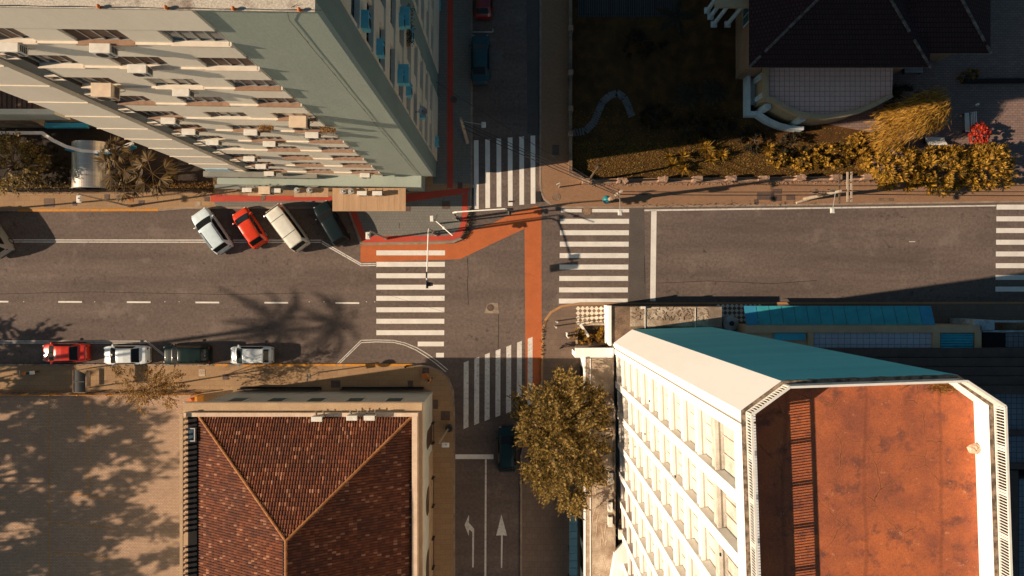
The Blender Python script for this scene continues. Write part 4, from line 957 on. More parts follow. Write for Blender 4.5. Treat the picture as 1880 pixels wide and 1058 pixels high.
# garden store at the top of the lawn, and dark buildings top left behind the tower
t = thing('yard_building', 'dark low building with striped roof and blue mural left of the tower', 'building', (0, 0, 0)); z = 4.0
b = MB(); xa, ya = P(-300, 199, z); xb, yb = P(70, 120, z); n = 40
for k in range(n): x0 = xa + (xb - xa) * k / n; b.box(x0, x0 + (xb - xa) / n * .7, ya, yb, z - .1, z + .05)
b.box(xa, xb, ya, yb, 0, z - .101); b.build('striped_roof', BROWNR, t)
b = MB(); bxp(b, -300, 100, 200, 210, 0, z + .2); b.build('fascia', WALLG, t); b = MB(); bxp(b, -300, 200, 211, 224, 0, 2.2); b.build('lower_roof', CONCB, t)
b = MB(); xa, ya = P(83, 235, 2.2); xb, yb = P(160, 226, 2.2); b.box(xa, xb, ya, yb, 1.9, 2.3); b.build('blue_panel', BLUES, t)
b = MB(); xa, ya = P(50, 232, 2.4); xb, yb = P(79, 214, 2.4); b.prism([(xa - .6, yb), (xb, yb), (xb, ya), (xa + .8, ya + .3)], 1.8, 2.4); b.build('orange_panel', BANDT, t)
t = thing('curved_canopy', 'slim white curved canopy beam sweeping above a blue edge, left of tower', 'canopy', (0, 0, 0)); z = 3.2
cv = [(-200, 244), (76, 244), (95, 257), (120, 269), (150, 277), (178, 279), (205, 276), (228, 269), (243, 262)]
b = MB(); b.strip([P(a_, b_, z) for a_, b_ in cv], .26, z - .2, z); b.build('beam', mat('canopy_white', (.72, .68, .62), (.6, .57, .52), .6, 1, .05), t)
b = MB(); b.strip([P(a_, b_ + 5, z - .3) for a_, b_ in cv[3:]], .14, z - 1.0, z - .25); b.build('edge_band', BLUES, t)
t = thing('barrel_canopy', 'shiny steel barrel-vault entrance canopy behind the pavement hedge', 'canopy', (0, 0, 0)); z = 2.2
xa, ya = P(133.5, 346, z); xb, _ = P(197.5, 346, z); _, yb = P(140, 262, z); r_ = (xb - xa) / 2; xm = (xa + xb) / 2; b = MB(); n = 24
prof = [(xm - r_ * math.cos(math.pi * k / n), z + .62 * r_ * math.sin(math.pi * k / n)) for k in range(n + 1)]
for k in range(n): b.poly([(prof[k][0], ya, prof[k][1]), (prof[k + 1][0], ya, prof[k + 1][1]), (prof[k + 1][0], yb, prof[k + 1][1]), (prof[k][0], yb, prof[k][1])])
b.build('vault', STEELV, t, smooth=True); b = MB()
for k in range(n): b.tube((prof[k][0], ya, prof[k][1] + .0), (prof[k + 1][0], ya, prof[k + 1][1]), .05, .05, 6)
b.build('rim', METALG, t)
for x in (xa + .08, xb - .08): b = MB(); b.tube((x, ya + .1, .13), (x, ya + .1, z), .06, .06, 8); b.tube((x, yb, .13), (x, yb, z), .06, .06, 8); b.build('post', METALG, t)
# ------------------------------------------------------------------ vehicles
def lerp(a, b, t): return a + (b - a) * t
def interp(keys, x):
    for k in range(len(keys) - 1):
        a, b = keys[k], keys[k + 1]
        if x <= b[0]:
            t = 0 if b[0] == a[0] else max(0, min(1, (x - a[0]) / (b[0] - a[0])))
            return [lerp(a[i], b[i], t) for i in range(1, len(a))]
    return list(keys[-1][1:])
# stations: (x along car 0 front..1 rear, shoulder z, top z, top half-width ratio)
def profile(kind, H):
    if kind == 'hatch': return dict(k=[(0, .50, .53, .80), (.02, .66, .72, .84), (.05, .76, .84, .86), (.11, .84, .92, .86), (.16, .88, .96, .85), (.18, .88, 1.0, .84), (.365, .92, H - .05, .73), (.44, .92, H - .01, .72), (.6, .93, H, .72), (.835, .94, H - .07, .70), (.94, .92, 1.02, .77), (.98, .82, .90, .80), (1, .55, .60, .82)], ws=(.188, .357), rw=(.842, .934), sw=(.26, .82), rf=(.36, .83))
    if kind == 'wagon': return dict(k=[(0, .50, .53, .80), (.02, .70, .77, .84), (.05, .82, .89, .86), (.13, .88, .95, .86), (.21, .92, 1.0, .85), (.23, .91, 1.03, .84), (.415, .93, H - .05, .76), (.48, .94, H - .01, .75), (.65, .95, H, .75), (.90, .95, H - .05, .74), (.965, .92, 1.05, .78), (.985, .82, .90, .80), (1, .55, .60, .82)], ws=(.238, .407), rw=(.902, .962), sw=(.31, .88), rf=(.43, .89))
    if kind == 'sedan': return dict(k=[(0, .50, .53, .80), (.02, .64, .70, .84), (.05, .74, .81, .86), (.12, .82, .88, .86), (.18, .87, .94, .85), (.20, .87, .97, .84), (.375, .90, H - .05, .72), (.43, .90, H - .01, .71), (.54, .91, H, .71), (.69, .92, H - .06, .70), (.84, .92, 1.0, .78), (.87, .91, .99, .84), (.96, .88, .95, .84), (.985, .78, .84, .83), (1, .55, .60, .82)], ws=(.208, .367), rw=(.70, .83), sw=(.27, .75), rf=(.37, .69))
    if kind == 'van': return dict(k=[(0, .80, .86, .86), (.012, 1.0, 1.08, .88), (.03, 1.12, 1.22, .87), (.10, 1.2, H - .10, .80), (.14, 1.2, H - .02, .79), (.5, 1.22, H, .79), (.93, 1.2, H - .04, .78), (.985, 1.1, 1.2, .84), (1, .7, .78, .85)], ws=(.034, .095), rw=(.935, .98), sw=(.14, .90), rf=(.12, .93))
WHEEL = {}
def wheel_meshes():
    b = MB(); n = 22; pr = [(.20, -.08), (.27, -.10), (.30, -.06), (.305, 0), (.30, .06), (.27, .10), (.20, .08)]
    for k in range(n):
        a0, a1 = 2 * math.pi * k / n, 2 * math.pi * (k + 1) / n
        for j in range(len(pr) - 1):
            q = []
            for (r_, y), a in ((pr[j], a0), (pr[j + 1], a0), (pr[j + 1], a1), (pr[j], a1)): q.append((r_ * math.cos(a), y, r_ * math.sin(a)))
            b.poly(q)
    r = MB()
    for s_ in (-1, 1):
        r.tube((0, s_ * .05, 0), (0, s_ * .075, 0), .20, .19, 18)
        for k in range(5): a = k * 1.2566; r.cbox((.1 * math.cos(a), s_ * .08, .1 * math.sin(a)), (.17, .012, .05), 0, ry=-a)
    return b, r
def car(label, cat, px, py, ang, L, W, H, kind, colr, metallic=.0, rack=False, extra=None, zc=0.0):
    x, y = P(px, py); t = thing('parked_car', label, cat, (x, y, .02), rad(ang), 'cars parked along the kerbs')
    pf = profile(kind, H); K = pf['k']; hw = W / 2
    PAINT = plain('car_paint_' + label.split()[0] + '_' + cat.replace(' ', '_'), colr, .28, metallic, .5 if colr[0] > .1 else .12, coat=.5 if colr[0] > .1 else .06)
    def halfw(u): v = abs(2 * u - 1); return hw * (1 - .16 * v ** 5 - .05 * v ** 14)
    def section(u):
        zs, zt, wt = interp(K, u); w_ = halfw(u); cab = min(1, max(0, (zt - zs - .12) / .25))
        e = .05 * cab
        return [(w_ * .93, .20), (w_ * .985, .34), (w_, .52), (w_ * .985, lerp(.52, zs, .75)), (w_ * lerp(.93, .96, cab), zs), (w_ * lerp(.90, lerp(.95, wt, .5), cab), lerp(zs + .02, (zs + zt) / 2, cab)),
                (w_ * (wt + .02), zt - .035 - e * .3), (w_ * (wt - .06), zt - .008), (w_ * wt * .5, zt + .012), (0, zt + .02)]
    def surf(u, v):       # v in 0..9 on the +y half
        s_ = section(u); k = min(8, int(v)); f = v - k; return Vector((L * (.5 - u), lerp(s_[k][0], s_[k + 1][0], f), lerp(s_[k][1], s_[k + 1][1], f)))
    b = MB(); us = sorted(set([k_[0] for k_ in K] + [i / 44 for i in range(45)])); nv = 10
    for u in us:
        for v in range(nv): p = surf(u, min(v, 8.9999)) if v < 9 else surf(u, 8.99999); b.v.append(tuple(p))
        for v in range(nv - 2, -1, -1): p = surf(u, v); b.v.append((p.x, -p.y, p.z))
    m = 2 * nv - 1
    for i in range(len(us) - 1):
        for v in range(m - 1): a0 = i * m + v; b.f.append((a0, a0 + m, a0 + m + 1, a0 + 1)); b.m.append(0)
        b.f.append((i * m + m - 1, (i + 1) * m + m - 1, (i + 1) * m, i * m)); b.m.append(0)
    b.f.append(tuple(range(m))); b.m.append(0); b.f.append(tuple((len(us) - 1) * m + k for k in range(m - 1, -1, -1))); b.m.append(0)
    b.build('body', PAINT, t, smooth=True)
    def patch(name, m_, u0, u1, v0, v1, side, off=.012, nu=8, nv_=6, taper=None, bow=0):
        q = MB(); sides = (1, -1) if side == 0 else (side,)
        def pt(i, j):
            u = lerp(u0, u1, i / nu)
            if side == 0: vv = lerp(-1, 1, j / nv_); sg = 1 if vv >= 0 else -1; v = 9 - abs(vv) * (9 - v0); v = min(v, 8.9999); u = min(u1, max(u0 - .03, u + bow * (vv * vv - .5)))
            else: v = lerp(v0, v1, j / nv_); sg = side; 
            if taper and side != 0: u = lerp(u0 + taper[0] * (v - v0) / (v1 - v0), u1 - taper[1] * (v - v0) / (v1 - v0), i / nu)
            p = surf(u, v); a_ = surf(min(1, u + .004), v) - surf(max(0, u - .004), v); c_ = surf(u, min(8.9999, v + .03)) - surf(u, max(0, v - .03)); n_ = a_.cross(c_)
            if n_.length < 1e-9: n_ = Vector((0, 0, 1))
            n_.normalize()
            if n_.z < 0 and abs(n_.z) > .2: n_ = -n_
            if n_.y < 0 and abs(n_.z) <= .2: n_ = -n_
            p = p + n_ * off; return (p.x, p.y * sg, p.z)
        G = [[pt(i, j) for j in range(nv_ + 1)] for i in range(nu + 1)]
        for r_ in G: q.v += r_
        for i in range(nu):
            for j in range(nv_): a0 = i * (nv_ + 1) + j; q.f.append((a0, a0 + 1, a0 + nv_ + 2, a0 + nv_ + 1)); q.m.append(0)
        return q.build(name, m_, t, smooth=True)
    patch('windshield', GLASSC, pf['ws'][0], pf['ws'][1], 6.2, 0, 0, nu=8, nv_=12, bow=.022 if kind != 'van' else 0)
    patch('rear_window', GLASSC, pf['rw'][0], pf['rw'][1], 6.5, 0, 0, nu=5, nv_=10)
    for s_ in (1, -1): patch('side_window', GLASSC, pf['sw'][0], pf['sw'][1], 4.25, 5.85, s_, nu=8, nv_=3, taper=(.05 if kind != 'van' else .0, .03))
    if kind != 'van':
        for u in (pf['ws'][0] - .012,):
            q = MB(); pts = []
            for k in range(13): yy = lerp(-1, 1, k / 12); p = surf(u + .02 * yy * yy, min(8.9999, 9 - abs(yy) * 2.6)); pts.append((p.x, p.y * (1 if yy >= 0 else -1), p.z + .012))
            q.path(pts, .014, 5); q.build('wiper_cowl', METALD, t)
    for u0 in (.19, .81):
        for s_ in (1, -1):
            key = 'w'
            if key not in WHEEL:
                wb, wr = wheel_meshes(); w_ = wb.build('wheel', RUBBER, t, smooth=True); r_ = wr.build('rim', METALG, w_); WHEEL[key] = (w_.data, r_.data)
            else:
                w_ = bpy.data.objects.new('wheel', WHEEL[key][0]); COL.objects.link(w_); w_.parent = t
                r_ = bpy.data.objects.new('rim', WHEEL[key][1]); COL.objects.link(r_); r_.parent = w_
            w_.location = (L * (.5 - u0), s_ * (hw - .09), .30)
    for s_ in (1, -1):
        q = MB(); p = surf(.025, 4.0); q.cbox((p.x - .03, s_ * p.y * .80, p.z - .04), (.16, .30, .13), -s_ * .35); q.build('headlight', plain_head, t, bevel=.03)
        q = MB(); p = surf(.985, 4.0); q.cbox((p.x + .02, s_ * p.y * .84, p.z - .02), (.10, .22, .18), s_ * .25); q.build('tail_light', plain_tail, t, bevel=.03)
        um = pf['ws'][0] + .045; p = surf(um, 4.2); q = MB(); q.cbox((p.x, s_ * (p.y + .10), p.z + .10), (.12, .19, .13), -s_ * .25); q.build('mirror', PAINT if colr[0] > .1 else METALD, t, bevel=.03)
    q = MB(); q.cbox((L / 2 - .01, 0, .36), (.05, W * .62, .14)); q.build('front_bumper', METALD, t, bevel=.02)
    q = MB(); q.cbox((-L / 2 + .01, 0, .38), (.05, W * .66, .14)); q.build('rear_bumper', METALD, t, bevel=.02)
    if rack:
        for s_ in (1, -1):
            q = MB(); pts = [surf(lerp(pf['rf'][0] + .03, pf['rf'][1] - .03, k / 6), 7.0) for k in range(7)]; q.path([(p.x, p.y * s_, p.z + .05) for p in pts], .028, 6)
            q.build('roof_rail', METALD, t)
    if kind == 'van':
        for u in (.30, .68):
            q = MB(); pts = []
            for k in range(11): yy = lerp(-1, 1, k / 10); p = surf(u, min(8.9999, 9 - abs(yy) * 2.6)); pts.append((p.x, p.y * (1 if yy >= 0 else -1), p.z + .004))
            q.path(pts, .022, 5); q.build('roof_seam', METALD, t)
        for s_ in (1, -1): q = MB(); pts = [surf(lerp(.06, .95, k / 10), 6.2) for k in range(11)]; q.path([(p.x, p.y * s_, p.z + .02) for p in pts], .02, 5); q.build('drip_rail', ACC, t)
    else:
        u = lerp(pf['ws'][0], .02, .5); q = MB(); pts = []
        for k in range(9): yy = lerp(-1, 1, k / 8); p = surf(.045 + .02 * yy * yy, min(8.9999, 9 - abs(yy) * 2.8)); pts.append((p.x, p.y * (1 if yy >= 0 else -1), p.z + .002))
        q.path(pts, .008, 4); q.build('bonnet_seam', METALD, t)
    return t
plain_head = plain('headlight_lens', (.65, .66, .64), .1, 0, .6)
plain_tail = plain('tail_light_lens', (.35, .02, .015), .2, 0, .6)
WC = (.74, .78, .77)
car('white SUV with black roof rails parked at an angle beside an orange hatchback', 'car', 395, 425.5, 125, 4.15, 1.80, 1.64, 'wagon', (.64, .75, .78), rack=True)
car('bright orange-red small hatchback parked at an angle between white SUV and van', 'hatchback', 464, 420, 123, 3.6, 1.64, 1.46, 'hatch', (.68, .045, .008))
car('cream white boxy van with black roof seams parked at an angle', 'van', 534, 420, 126.5, 4.35, 1.74, 1.98, 'van', (.72, .70, .61))
car('black wagon parked at an angle beside the tan canopy', 'car', 612.5, 412, 120, 4.0, 1.68, 1.52, 'wagon', (.010, .018, .021))
x_, y_ = -45.3, 4.75
car('grey tall vehicle cut off by the left photo edge at the upper kerb', 'van', 940 + x_ * S, 529 - y_ * S, 124, 4.4, 1.85, 1.9, 'van', (.35, .34, .31))
car('red sedan leftmost in the row along the lower kerb', 'sedan', 129, 646.5, 180.5, 3.95, 1.66, 1.42, 'sedan', (.62, .035, .012))
car('white sedan in the lower kerb row with leafy branches over its roof', 'sedan', 240, 650.5, 180.5, 3.95, 1.66, 1.44, 'sedan', WC)
car('dark green-black SUV third in the row along the lower kerb', 'car', 350, 650, 180, 4.05, 1.74, 1.68, 'wagon', (.012, .024, .023))
car('white hatchback rightmost in the row along the lower kerb', 'hatchback', 467.5, 651, 180, 3.68, 1.62, 1.47, 'hatch', WC)
car('dark red car at the top edge in the shaded upper street', 'car', 888.6, -2, 90, 4.0, 1.66, 1.45, 'hatch', (.20, .010, .008))
car('dark teal sedan parked in the shaded upper street below a dark red car', 'sedan', 882.6, 114, 90, 4.3, 1.66, 1.42, 'sedan', (.03, .075, .09))
car('dark car mostly hidden under the big tree on the lower street', 'car', 931, 822, 90, 4.0, 1.66, 1.45, 'hatch', (.012, .035, .042))
# ------------------------------------------------------------------ vegetation
def leaf(b, p, d, w, n=None, fold=0):
    d = Vector(d); L_ = d.length
    up = n or Vector((0, 0, 1)); e = d.cross(up)
    if e.length < 1e-5: e = d.cross(Vector((1, 0, 0)))
    e = e.normalized() * w; m = p + d * .5
    b.poly([p, m + e, p + d, m - e])
def rv(r): 
    while True:
        v = Vector((r.uniform(-1, 1), r.uniform(-1, 1), r.uniform(-1, 1)))
        if .05 < v.length < 1: return v.normalized()
def crown_points(r, c, rad3, n, shell=.55, lump=5, flat=-.35, cl=1, cr=.6, amp=1.0):
    """clump centres on the lumpy outer part of a crown"""
    lumps = [(rv(r), r.uniform(.12, .34) * amp) for _ in range(lump)]; out = []
    while len(out) < n:
        d = rv(r)
        if d.z < flat: continue
        k = 1.0 - .2 * amp
        for ld, a in lumps: k += a * max(0, d.dot(ld)) ** (4 if amp < 1.2 else 7)
        k *= r.uniform(shell, 1.0) ** .7
        p = Vector(c) + Vector((d.x * rad3[0], d.y * rad3[1], d.z * rad3[2])) * k
        for _ in range(cl): out.append((p + rv(r) * cr * r.random() ** .5 if cl > 1 else p, (d + rv(r) * (.5 if cl > 1 else 0)).normalized()))
    return out
def trunk_mesh(r, base, top, r0, limbs, spread):
    b = MB(); base = Vector(base); top = Vector(top); n = 5; pts = [base.lerp(top, k / n) + Vector((r.uniform(-.08, .08), r.uniform(-.08, .08), 0)) * (1 if 0 < k < n else 0) for k in range(n + 1)]
    b.path(pts, r0, 8, r1=r0 * .6)
    for k in range(limbs):
        a = 6.283 * k / limbs + r.uniform(-.3, .3); s_ = pts[r.choice([3, 4, 5])]; e = top + Vector((math.cos(a) * spread * r.uniform(.5, .95), math.sin(a) * spread * r.uniform(.5, .95), r.uniform(.2, .8) * spread * .6))
        m = s_.lerp(e, .5) + Vector((0, 0, .25)); b.path([s_, m, e], r0 * .45, 6, r1=r0 * .12)
        for q in range(3): f = e + Vector((r.uniform(-.8, .8), r.uniform(-.8, .8), r.uniform(-.1, .6))); b.path([m.lerp(e, r.uniform(.2, .8)), f], r0 * .12, 5, r1=r0 * .04)
    return b
def spray_tree(name, label, base, c, rad3, n, lm, lsize=.2, lw=.05, pairs=8, seed=1, shell=.55, cat='tree', r0=.2, lump=6, group=None, flat=-.35, droop=-.1, twig=.75, cl=1, cr=.6, amp=1.0):
    """crown of feathery twigs: each twig carries pairs of leaflets"""
    r = random.Random(seed); t = thing(name, label, cat, (base[0], base[1], .13), 0, group); o = Vector((base[0], base[1], .13)); c = Vector(c) - o; b = MB()
    for p, d in crown_points(r, c, rad3, n, shell, lump, flat, cl, cr, amp):
        dd = (d + rv(r) * .55 + Vector((0, 0, droop))).normalized(); L_ = twig * r.uniform(.6, 1.25); e = dd.cross(Vector((0, 0, 1)))
        if e.length < .05: e = Vector((1, 0, 0))
        e.normalize(); k2 = lsize * r.uniform(.8, 1.2)
        for j in range(pairs):
            f = (j + .5) / pairs; q = p + dd * (L_ * f) + Vector((0, 0, -.25 * f * f * L_)); s_ = k2 * (1 - .45 * abs(f - .45) * 2)
            for sg in (1, -1): leaf(b, q, (e * sg * .85 + dd * .5 + Vector((0, 0, r.uniform(-.25, .25)))) * s_, lw * r.uniform(.7, 1.2))
        leaf(b, p + dd * L_, dd * k2, lw)
    b.build('crown', lm, t)
    trunk_mesh(r, (0, 0, 0), (c.x * .8, c.y * .8, max(.5, c.z - rad3[2] * .55)), r0, 8, min(rad3[0], rad3[1]) * .9).build('trunk', WOOD, t)
    return t
def rosette_bush(name, label, px, py, z, rad3, n, lm, seed, ls=.26, lw=.06, k=8, cat='shrub', group=None, shell=.75):
    """dense shrub made of upright rosettes"""
    r = random.Random(seed); x, y = P(px, py, z); t = thing(name, label, cat, (x, y, .13), 0, group); b = MB(); c = Vector((0, 0, z - .13 - rad3[2]))
    for p, d in crown_points(r, c, rad3, n, shell, 9, -.1, 4, .22 * min(rad3)):
        ax = (d + Vector((0, 0, .9)) + rv(r) * .35).normalized(); e1 = ax.cross(Vector((1, 0, 0))).normalized(); e2 = ax.cross(e1); L_ = ls * r.uniform(.5, 1.5)
        for j in range(k):
            a = 6.283 * j / k + r.uniform(-.3, .3); dd = (ax * r.uniform(.35, .9) + (e1 * math.cos(a) + e2 * math.sin(a)) * r.uniform(.6, 1)).normalized() * L_
            leaf(b, p, dd, lw * r.uniform(.7, 1.2), ax)
    b.build('foliage', lm, t); s_ = MB()
    for j in range(5): a = 1.2566 * j; s_.path([(0, 0, 0), (.3 * math.cos(a) * rad3[0], .3 * math.sin(a) * rad3[1], c.z * .6 + .1), (.6 * math.cos(a) * rad3[0], .6 * math.sin(a) * rad3[1], max(.2, c.z))], .05, 5, r1=.02)
    s_.build('stem', WOOD, t); return t
def frond(b, r, p, d, L_, w, droop, lm=0, n=13):
    d = Vector(d).normalized(); e = d.cross(Vector((0, 0, 1))).normalized(); prev = Vector(p)
    for k in range(1, n + 1):
        f = k / n; q = Vector(p) + d * (L_ * f) + Vector((0, 0, -droop * L_ * f * f)); tt = (q - prev).normalized(); ww = w * (math.sin(math.pi * min(1, f * .9 + .08)) ** .6)
        b.poly([prev - e * .02, q - e * .015, q + e * .015, prev + e * .02], 0)
        for sg in (1, -1):
            for s2 in (0, .5): leaf(b, prev.lerp(q, s2), (e * sg * .8 + tt * .6 + Vector((0, 0, -.25 + r.uniform(-.15, .1)))) * ww * r.uniform(.8, 1.1), .03 * L_ / 2 + .012)
        prev = q
def palm(name, label, base, top, n, L_, w, seed, lm=L_PALM, droop=.45, r0=.14, cat='palm tree', rings=True, group=None, fr=13):
    r = random.Random(seed); t = thing(name, label, cat, (base[0], base[1], .13), 0, group); b = MB(); tp = Vector((top[0] - base[0], top[1] - base[1], top[2] - .13))
    for k in range(n):
        a = 6.283 * k / n * 1.618 * 2; el = r.uniform(-.1, .75); frond(b, r, tp, (math.cos(a), math.sin(a), el), L_ * r.uniform(.8, 1.15), w, droop + .3 * el, n=fr)
    b.build('fronds', lm, t); s_ = MB(); pts = [tp * (k / 8) + Vector((0, 0, 0)) for k in range(9)]; s_.path(pts, r0 * 1.2, 9, r1=r0 * .8); s_.build('trunk', WOOD, t); return t
def fan_palm(label, base, top, n, L_, seed, lm=L_PALM, cat='palm tree', name='fan_palm', group=None):
    r = random.Random(seed); t = thing(name, label, cat, (base[0], base[1], .13), 0, group); b = MB(); tp = Vector((top[0] - base[0], top[1] - base[1], top[2] - .13)); s_ = MB()
    for k in range(n):
        a = 6.283 * k * .382; el = r.uniform(-.5, .6); d = Vector((math.cos(a), math.sin(a), el)).normalized(); p = tp + d * L_ * .55 + Vector((0, 0, -.1 * L_)); s_.path([tp, p], .02, 4)
        e = d.cross(Vector((0, 0, 1))).normalized(); m = 17
        for j in range(m):
            th = lerp(-1.5, 1.5, j / (m - 1)) + r.uniform(-.06, .06)
            if r.random() < .12: continue
            dd = (d * math.cos(th) + e * math.sin(th) + Vector((0, 0, -.25 - .3 * abs(th) * .5 + r.uniform(-.25, .1)))).normalized() * L_ * .62 * (1 - .18 * abs(th)) * r.uniform(.75, 1.1); leaf(b, p, dd, .036 * L_)
    b.build('fronds', lm, t); s_.build('leaf_stalks', lm, t); q = MB(); q.path([tp * (k / 6) for k in range(7)], .13, 8, r1=.1); q.build('trunk', WOOD, t); return t
# the big tree over the lower street
B_ = P(1030, 800)
spray_tree('street_tree', 'big bronze-leaved tree overhanging the lower street beside the white tower', (3.9, -13.2), (P(1035, 808, 6.4)[0], P(1035, 808, 6.4)[1], 5.6), (3.3, 4.9, 3.1), 1700, L_TREE, .30, .055, 9, 12, .30, r0=.26, lump=14, flat=-.15, twig=.95, cl=9, cr=.58, amp=1.25)
# golden hedge bushes at the right, the lower hedge strip and others
for k, (px, py, z, ra, n, wd) in enumerate(((1668, 303, 3.0, (2.35, 1.9, 1.7), 330, 'leftmost of three big golden bushes above the right-hand pavement'), (1752, 308, 3.1, (2.5, 2.0, 1.8), 360, 'middle of three big golden bushes above the right-hand pavement'), (1836, 298, 3.3, (2.2, 2.1, 1.9), 330, 'rightmost of three big golden bushes above the right-hand pavement'))):
    rosette_bush('golden_bush', wd, px, py, z, ra, int(n * 1.25), L_GOLD, 20 + k, .36, .058, 9, group='golden bushes by the garden wall')
for k, (px, py, z, ra, n, wd) in enumerate(((1435, 292, 1.1, (.95, .55, .7), 90, 'small golden hedge clump at the left end of the clipped hedge'), (1478, 294, 1.3, (1.35, .7, .8), 130, 'golden hedge clump second from the left in the clipped hedge'), (1535, 285, 1.5, (1.5, .9, .9), 170, 'golden hedge clump in the middle of the clipped hedge'), (1585, 258, 1.6, (1.2, .9, .9), 140, 'golden hedge clump under the weeping tree'), (1575, 280, 1.3, (.9, .6, .7), 80, 'golden hedge clump beside the bare coiled shrub'))):
    rosette_bush('hedge_shrub', wd, px, py, z, ra, n, L_GOLD, 40 + k, .22, .055, 7, group='clipped golden hedge shrubs')
rosette_bush('red_bush', 'bright red flowering bush beside the white garden bench', 1808, 242, 1.8, (.78, 1.15, .9), 240, L_RED, 60, .17, .06, 7)
rosette_bush('dry_shrub', 'brown coiled leafless shrub left of the golden bushes', 1588, 290, 1.0, (.75, .7, .6), 60, L_SPARSE, 61, .35, .02, 9)
rosette_bush('paving_shrub', 'low ochre shrub on the shaded brick paving at the right edge', 1785, 136, .8, (.75, .45, .5), 80, L_SPARSE, 62, .2, .05, 7)
for px_, py_, ra_, n_, sd_, wd_ in PLANT_JOBS: rosette_bush('planter_shrub', wd_, px_, py_, 1.05, ra_, n_, L_GOLD if sd_ < 203 else L_SPARSE, sd_, .20, .045, 7, group='shrubs in the corner planter')
# spiky yucca rosettes on the lawn
def yucca(px, py, s_, seed, wd):
    r = random.Random(seed); x, y = P(px, py, .6); t = thing('yucca', wd, 'yucca', (x, y, .16), 0, 'spiky rosettes on the lawn'); b = MB()
    for k in range(46): a = r.uniform(0, 6.283); el = r.uniform(.1, 1.3); L_ = s_ * r.uniform(.7, 1.1); d = Vector((math.cos(a) * math.cos(el), math.sin(a) * math.cos(el), math.sin(el))); leaf(b, Vector((0, 0, .3)), d * L_, .05)
    b.build('spikes', L_GOLD, t); q = MB(); q.tube((0, 0, 0), (0, 0, .32), .08, .07, 7); q.build('stem', WOOD, t)
for k, (px, py, s_, wd) in enumerate(((1228, 287, .42, 'smallest yucca rosette at the left of the lawn group'), (1236, 303, .62, 'left front yucca rosette beside the garden wall'), (1254, 287, .66, 'tall yucca rosette in the left lawn pair'), (1255, 311, .6, 'yucca rosette nearest the stone wall'), (1297, 272, .8, 'largest yucca rosette in the right lawn group'), (1306, 292, .6, 'front yucca rosette of the right lawn group'), (1326, 283, .6, 'rightmost yucca rosette of the lawn'), (1412, 272, .55, 'yucca rosette at the edge of the hedge shade'), (1290, 262, .5, 'yucca rosette at the shadow line on the lawn'))): yucca(px, py, s_ * 1.35, 70 + k, wd)
# weeping golden tree
r = random.Random(5); bx_, by_ = P(1638, 232); t = thing('weeping_tree', 'golden weeping tree with long hair-like leaves beside the villa terrace', 'tree', (bx_, by_, .155)); b = MB()
for k in range(4600):
    u = r.uniform(0, 1); a = r.uniform(0, 6.283); rr = math.sqrt(r.uniform(0, 1)); cx = lerp(-2.6, 2.6, u); p = Vector((cx + rr * math.cos(a) * .9, .38 * cx + rr * math.sin(a) * 1.65 + r.gauss(0, .15), 4.5 - abs(cx) * .25 - rr * 1.2 + r.uniform(-.2, .3)))
    d = Vector((-.75 + r.gauss(0, .4), -.55 + r.gauss(0, .4), -.45 + r.gauss(0, .3))) if r.random() < .75 else Vector((r.gauss(0, .6), r.gauss(0, .6), -.6)); d = d.normalized() * r.uniform(.4, 1.0); leaf(b, p, d, .022)
b.build('crown', L_WEEP, t); trunk_mesh(r, (0, 0, 0), (.1, .1, 2.6), .16, 7, 1.9).build('trunk', WOOD, t)
rosette_bush('shade_shrub', 'dark shrub in shade behind the weeping tree', 1665, 175, 2.6, (1.8, 1.1, 1.3), 170, L_DARK, 63, .4, .04, 8)
# shaded garden palms and shrubs
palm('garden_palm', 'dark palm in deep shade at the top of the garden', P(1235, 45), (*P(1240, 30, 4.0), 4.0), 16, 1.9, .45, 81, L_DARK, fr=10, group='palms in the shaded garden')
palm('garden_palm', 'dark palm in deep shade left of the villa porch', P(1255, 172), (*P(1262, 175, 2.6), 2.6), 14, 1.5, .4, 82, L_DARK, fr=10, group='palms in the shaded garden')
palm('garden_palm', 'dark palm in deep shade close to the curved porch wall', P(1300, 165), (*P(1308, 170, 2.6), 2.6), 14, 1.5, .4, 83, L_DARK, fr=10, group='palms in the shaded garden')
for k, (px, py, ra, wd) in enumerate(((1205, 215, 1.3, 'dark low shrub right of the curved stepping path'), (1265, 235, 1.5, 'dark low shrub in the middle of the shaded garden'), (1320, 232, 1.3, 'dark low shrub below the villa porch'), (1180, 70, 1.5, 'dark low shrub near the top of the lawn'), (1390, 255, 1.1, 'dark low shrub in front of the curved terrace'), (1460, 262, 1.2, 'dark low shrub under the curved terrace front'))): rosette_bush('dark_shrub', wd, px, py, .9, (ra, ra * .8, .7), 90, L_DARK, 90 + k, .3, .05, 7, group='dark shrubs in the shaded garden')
# sparse tree over the lower-left pavement
spray_tree('sparse_tree', 'thin brown-leaved tree spreading over pavement and fence, lower left', (*P(300, 706),), (P(262, 718, 5.2)[0], P(262, 718, 5.2)[1], 4.9), (2.9, 2.0, 1.2), 330, L_SPARSE, .15, .05, 4, 6, .1, r0=.08, lump=7, twig=.55, cl=6, cr=.7, droop=-.2, flat=-.9)
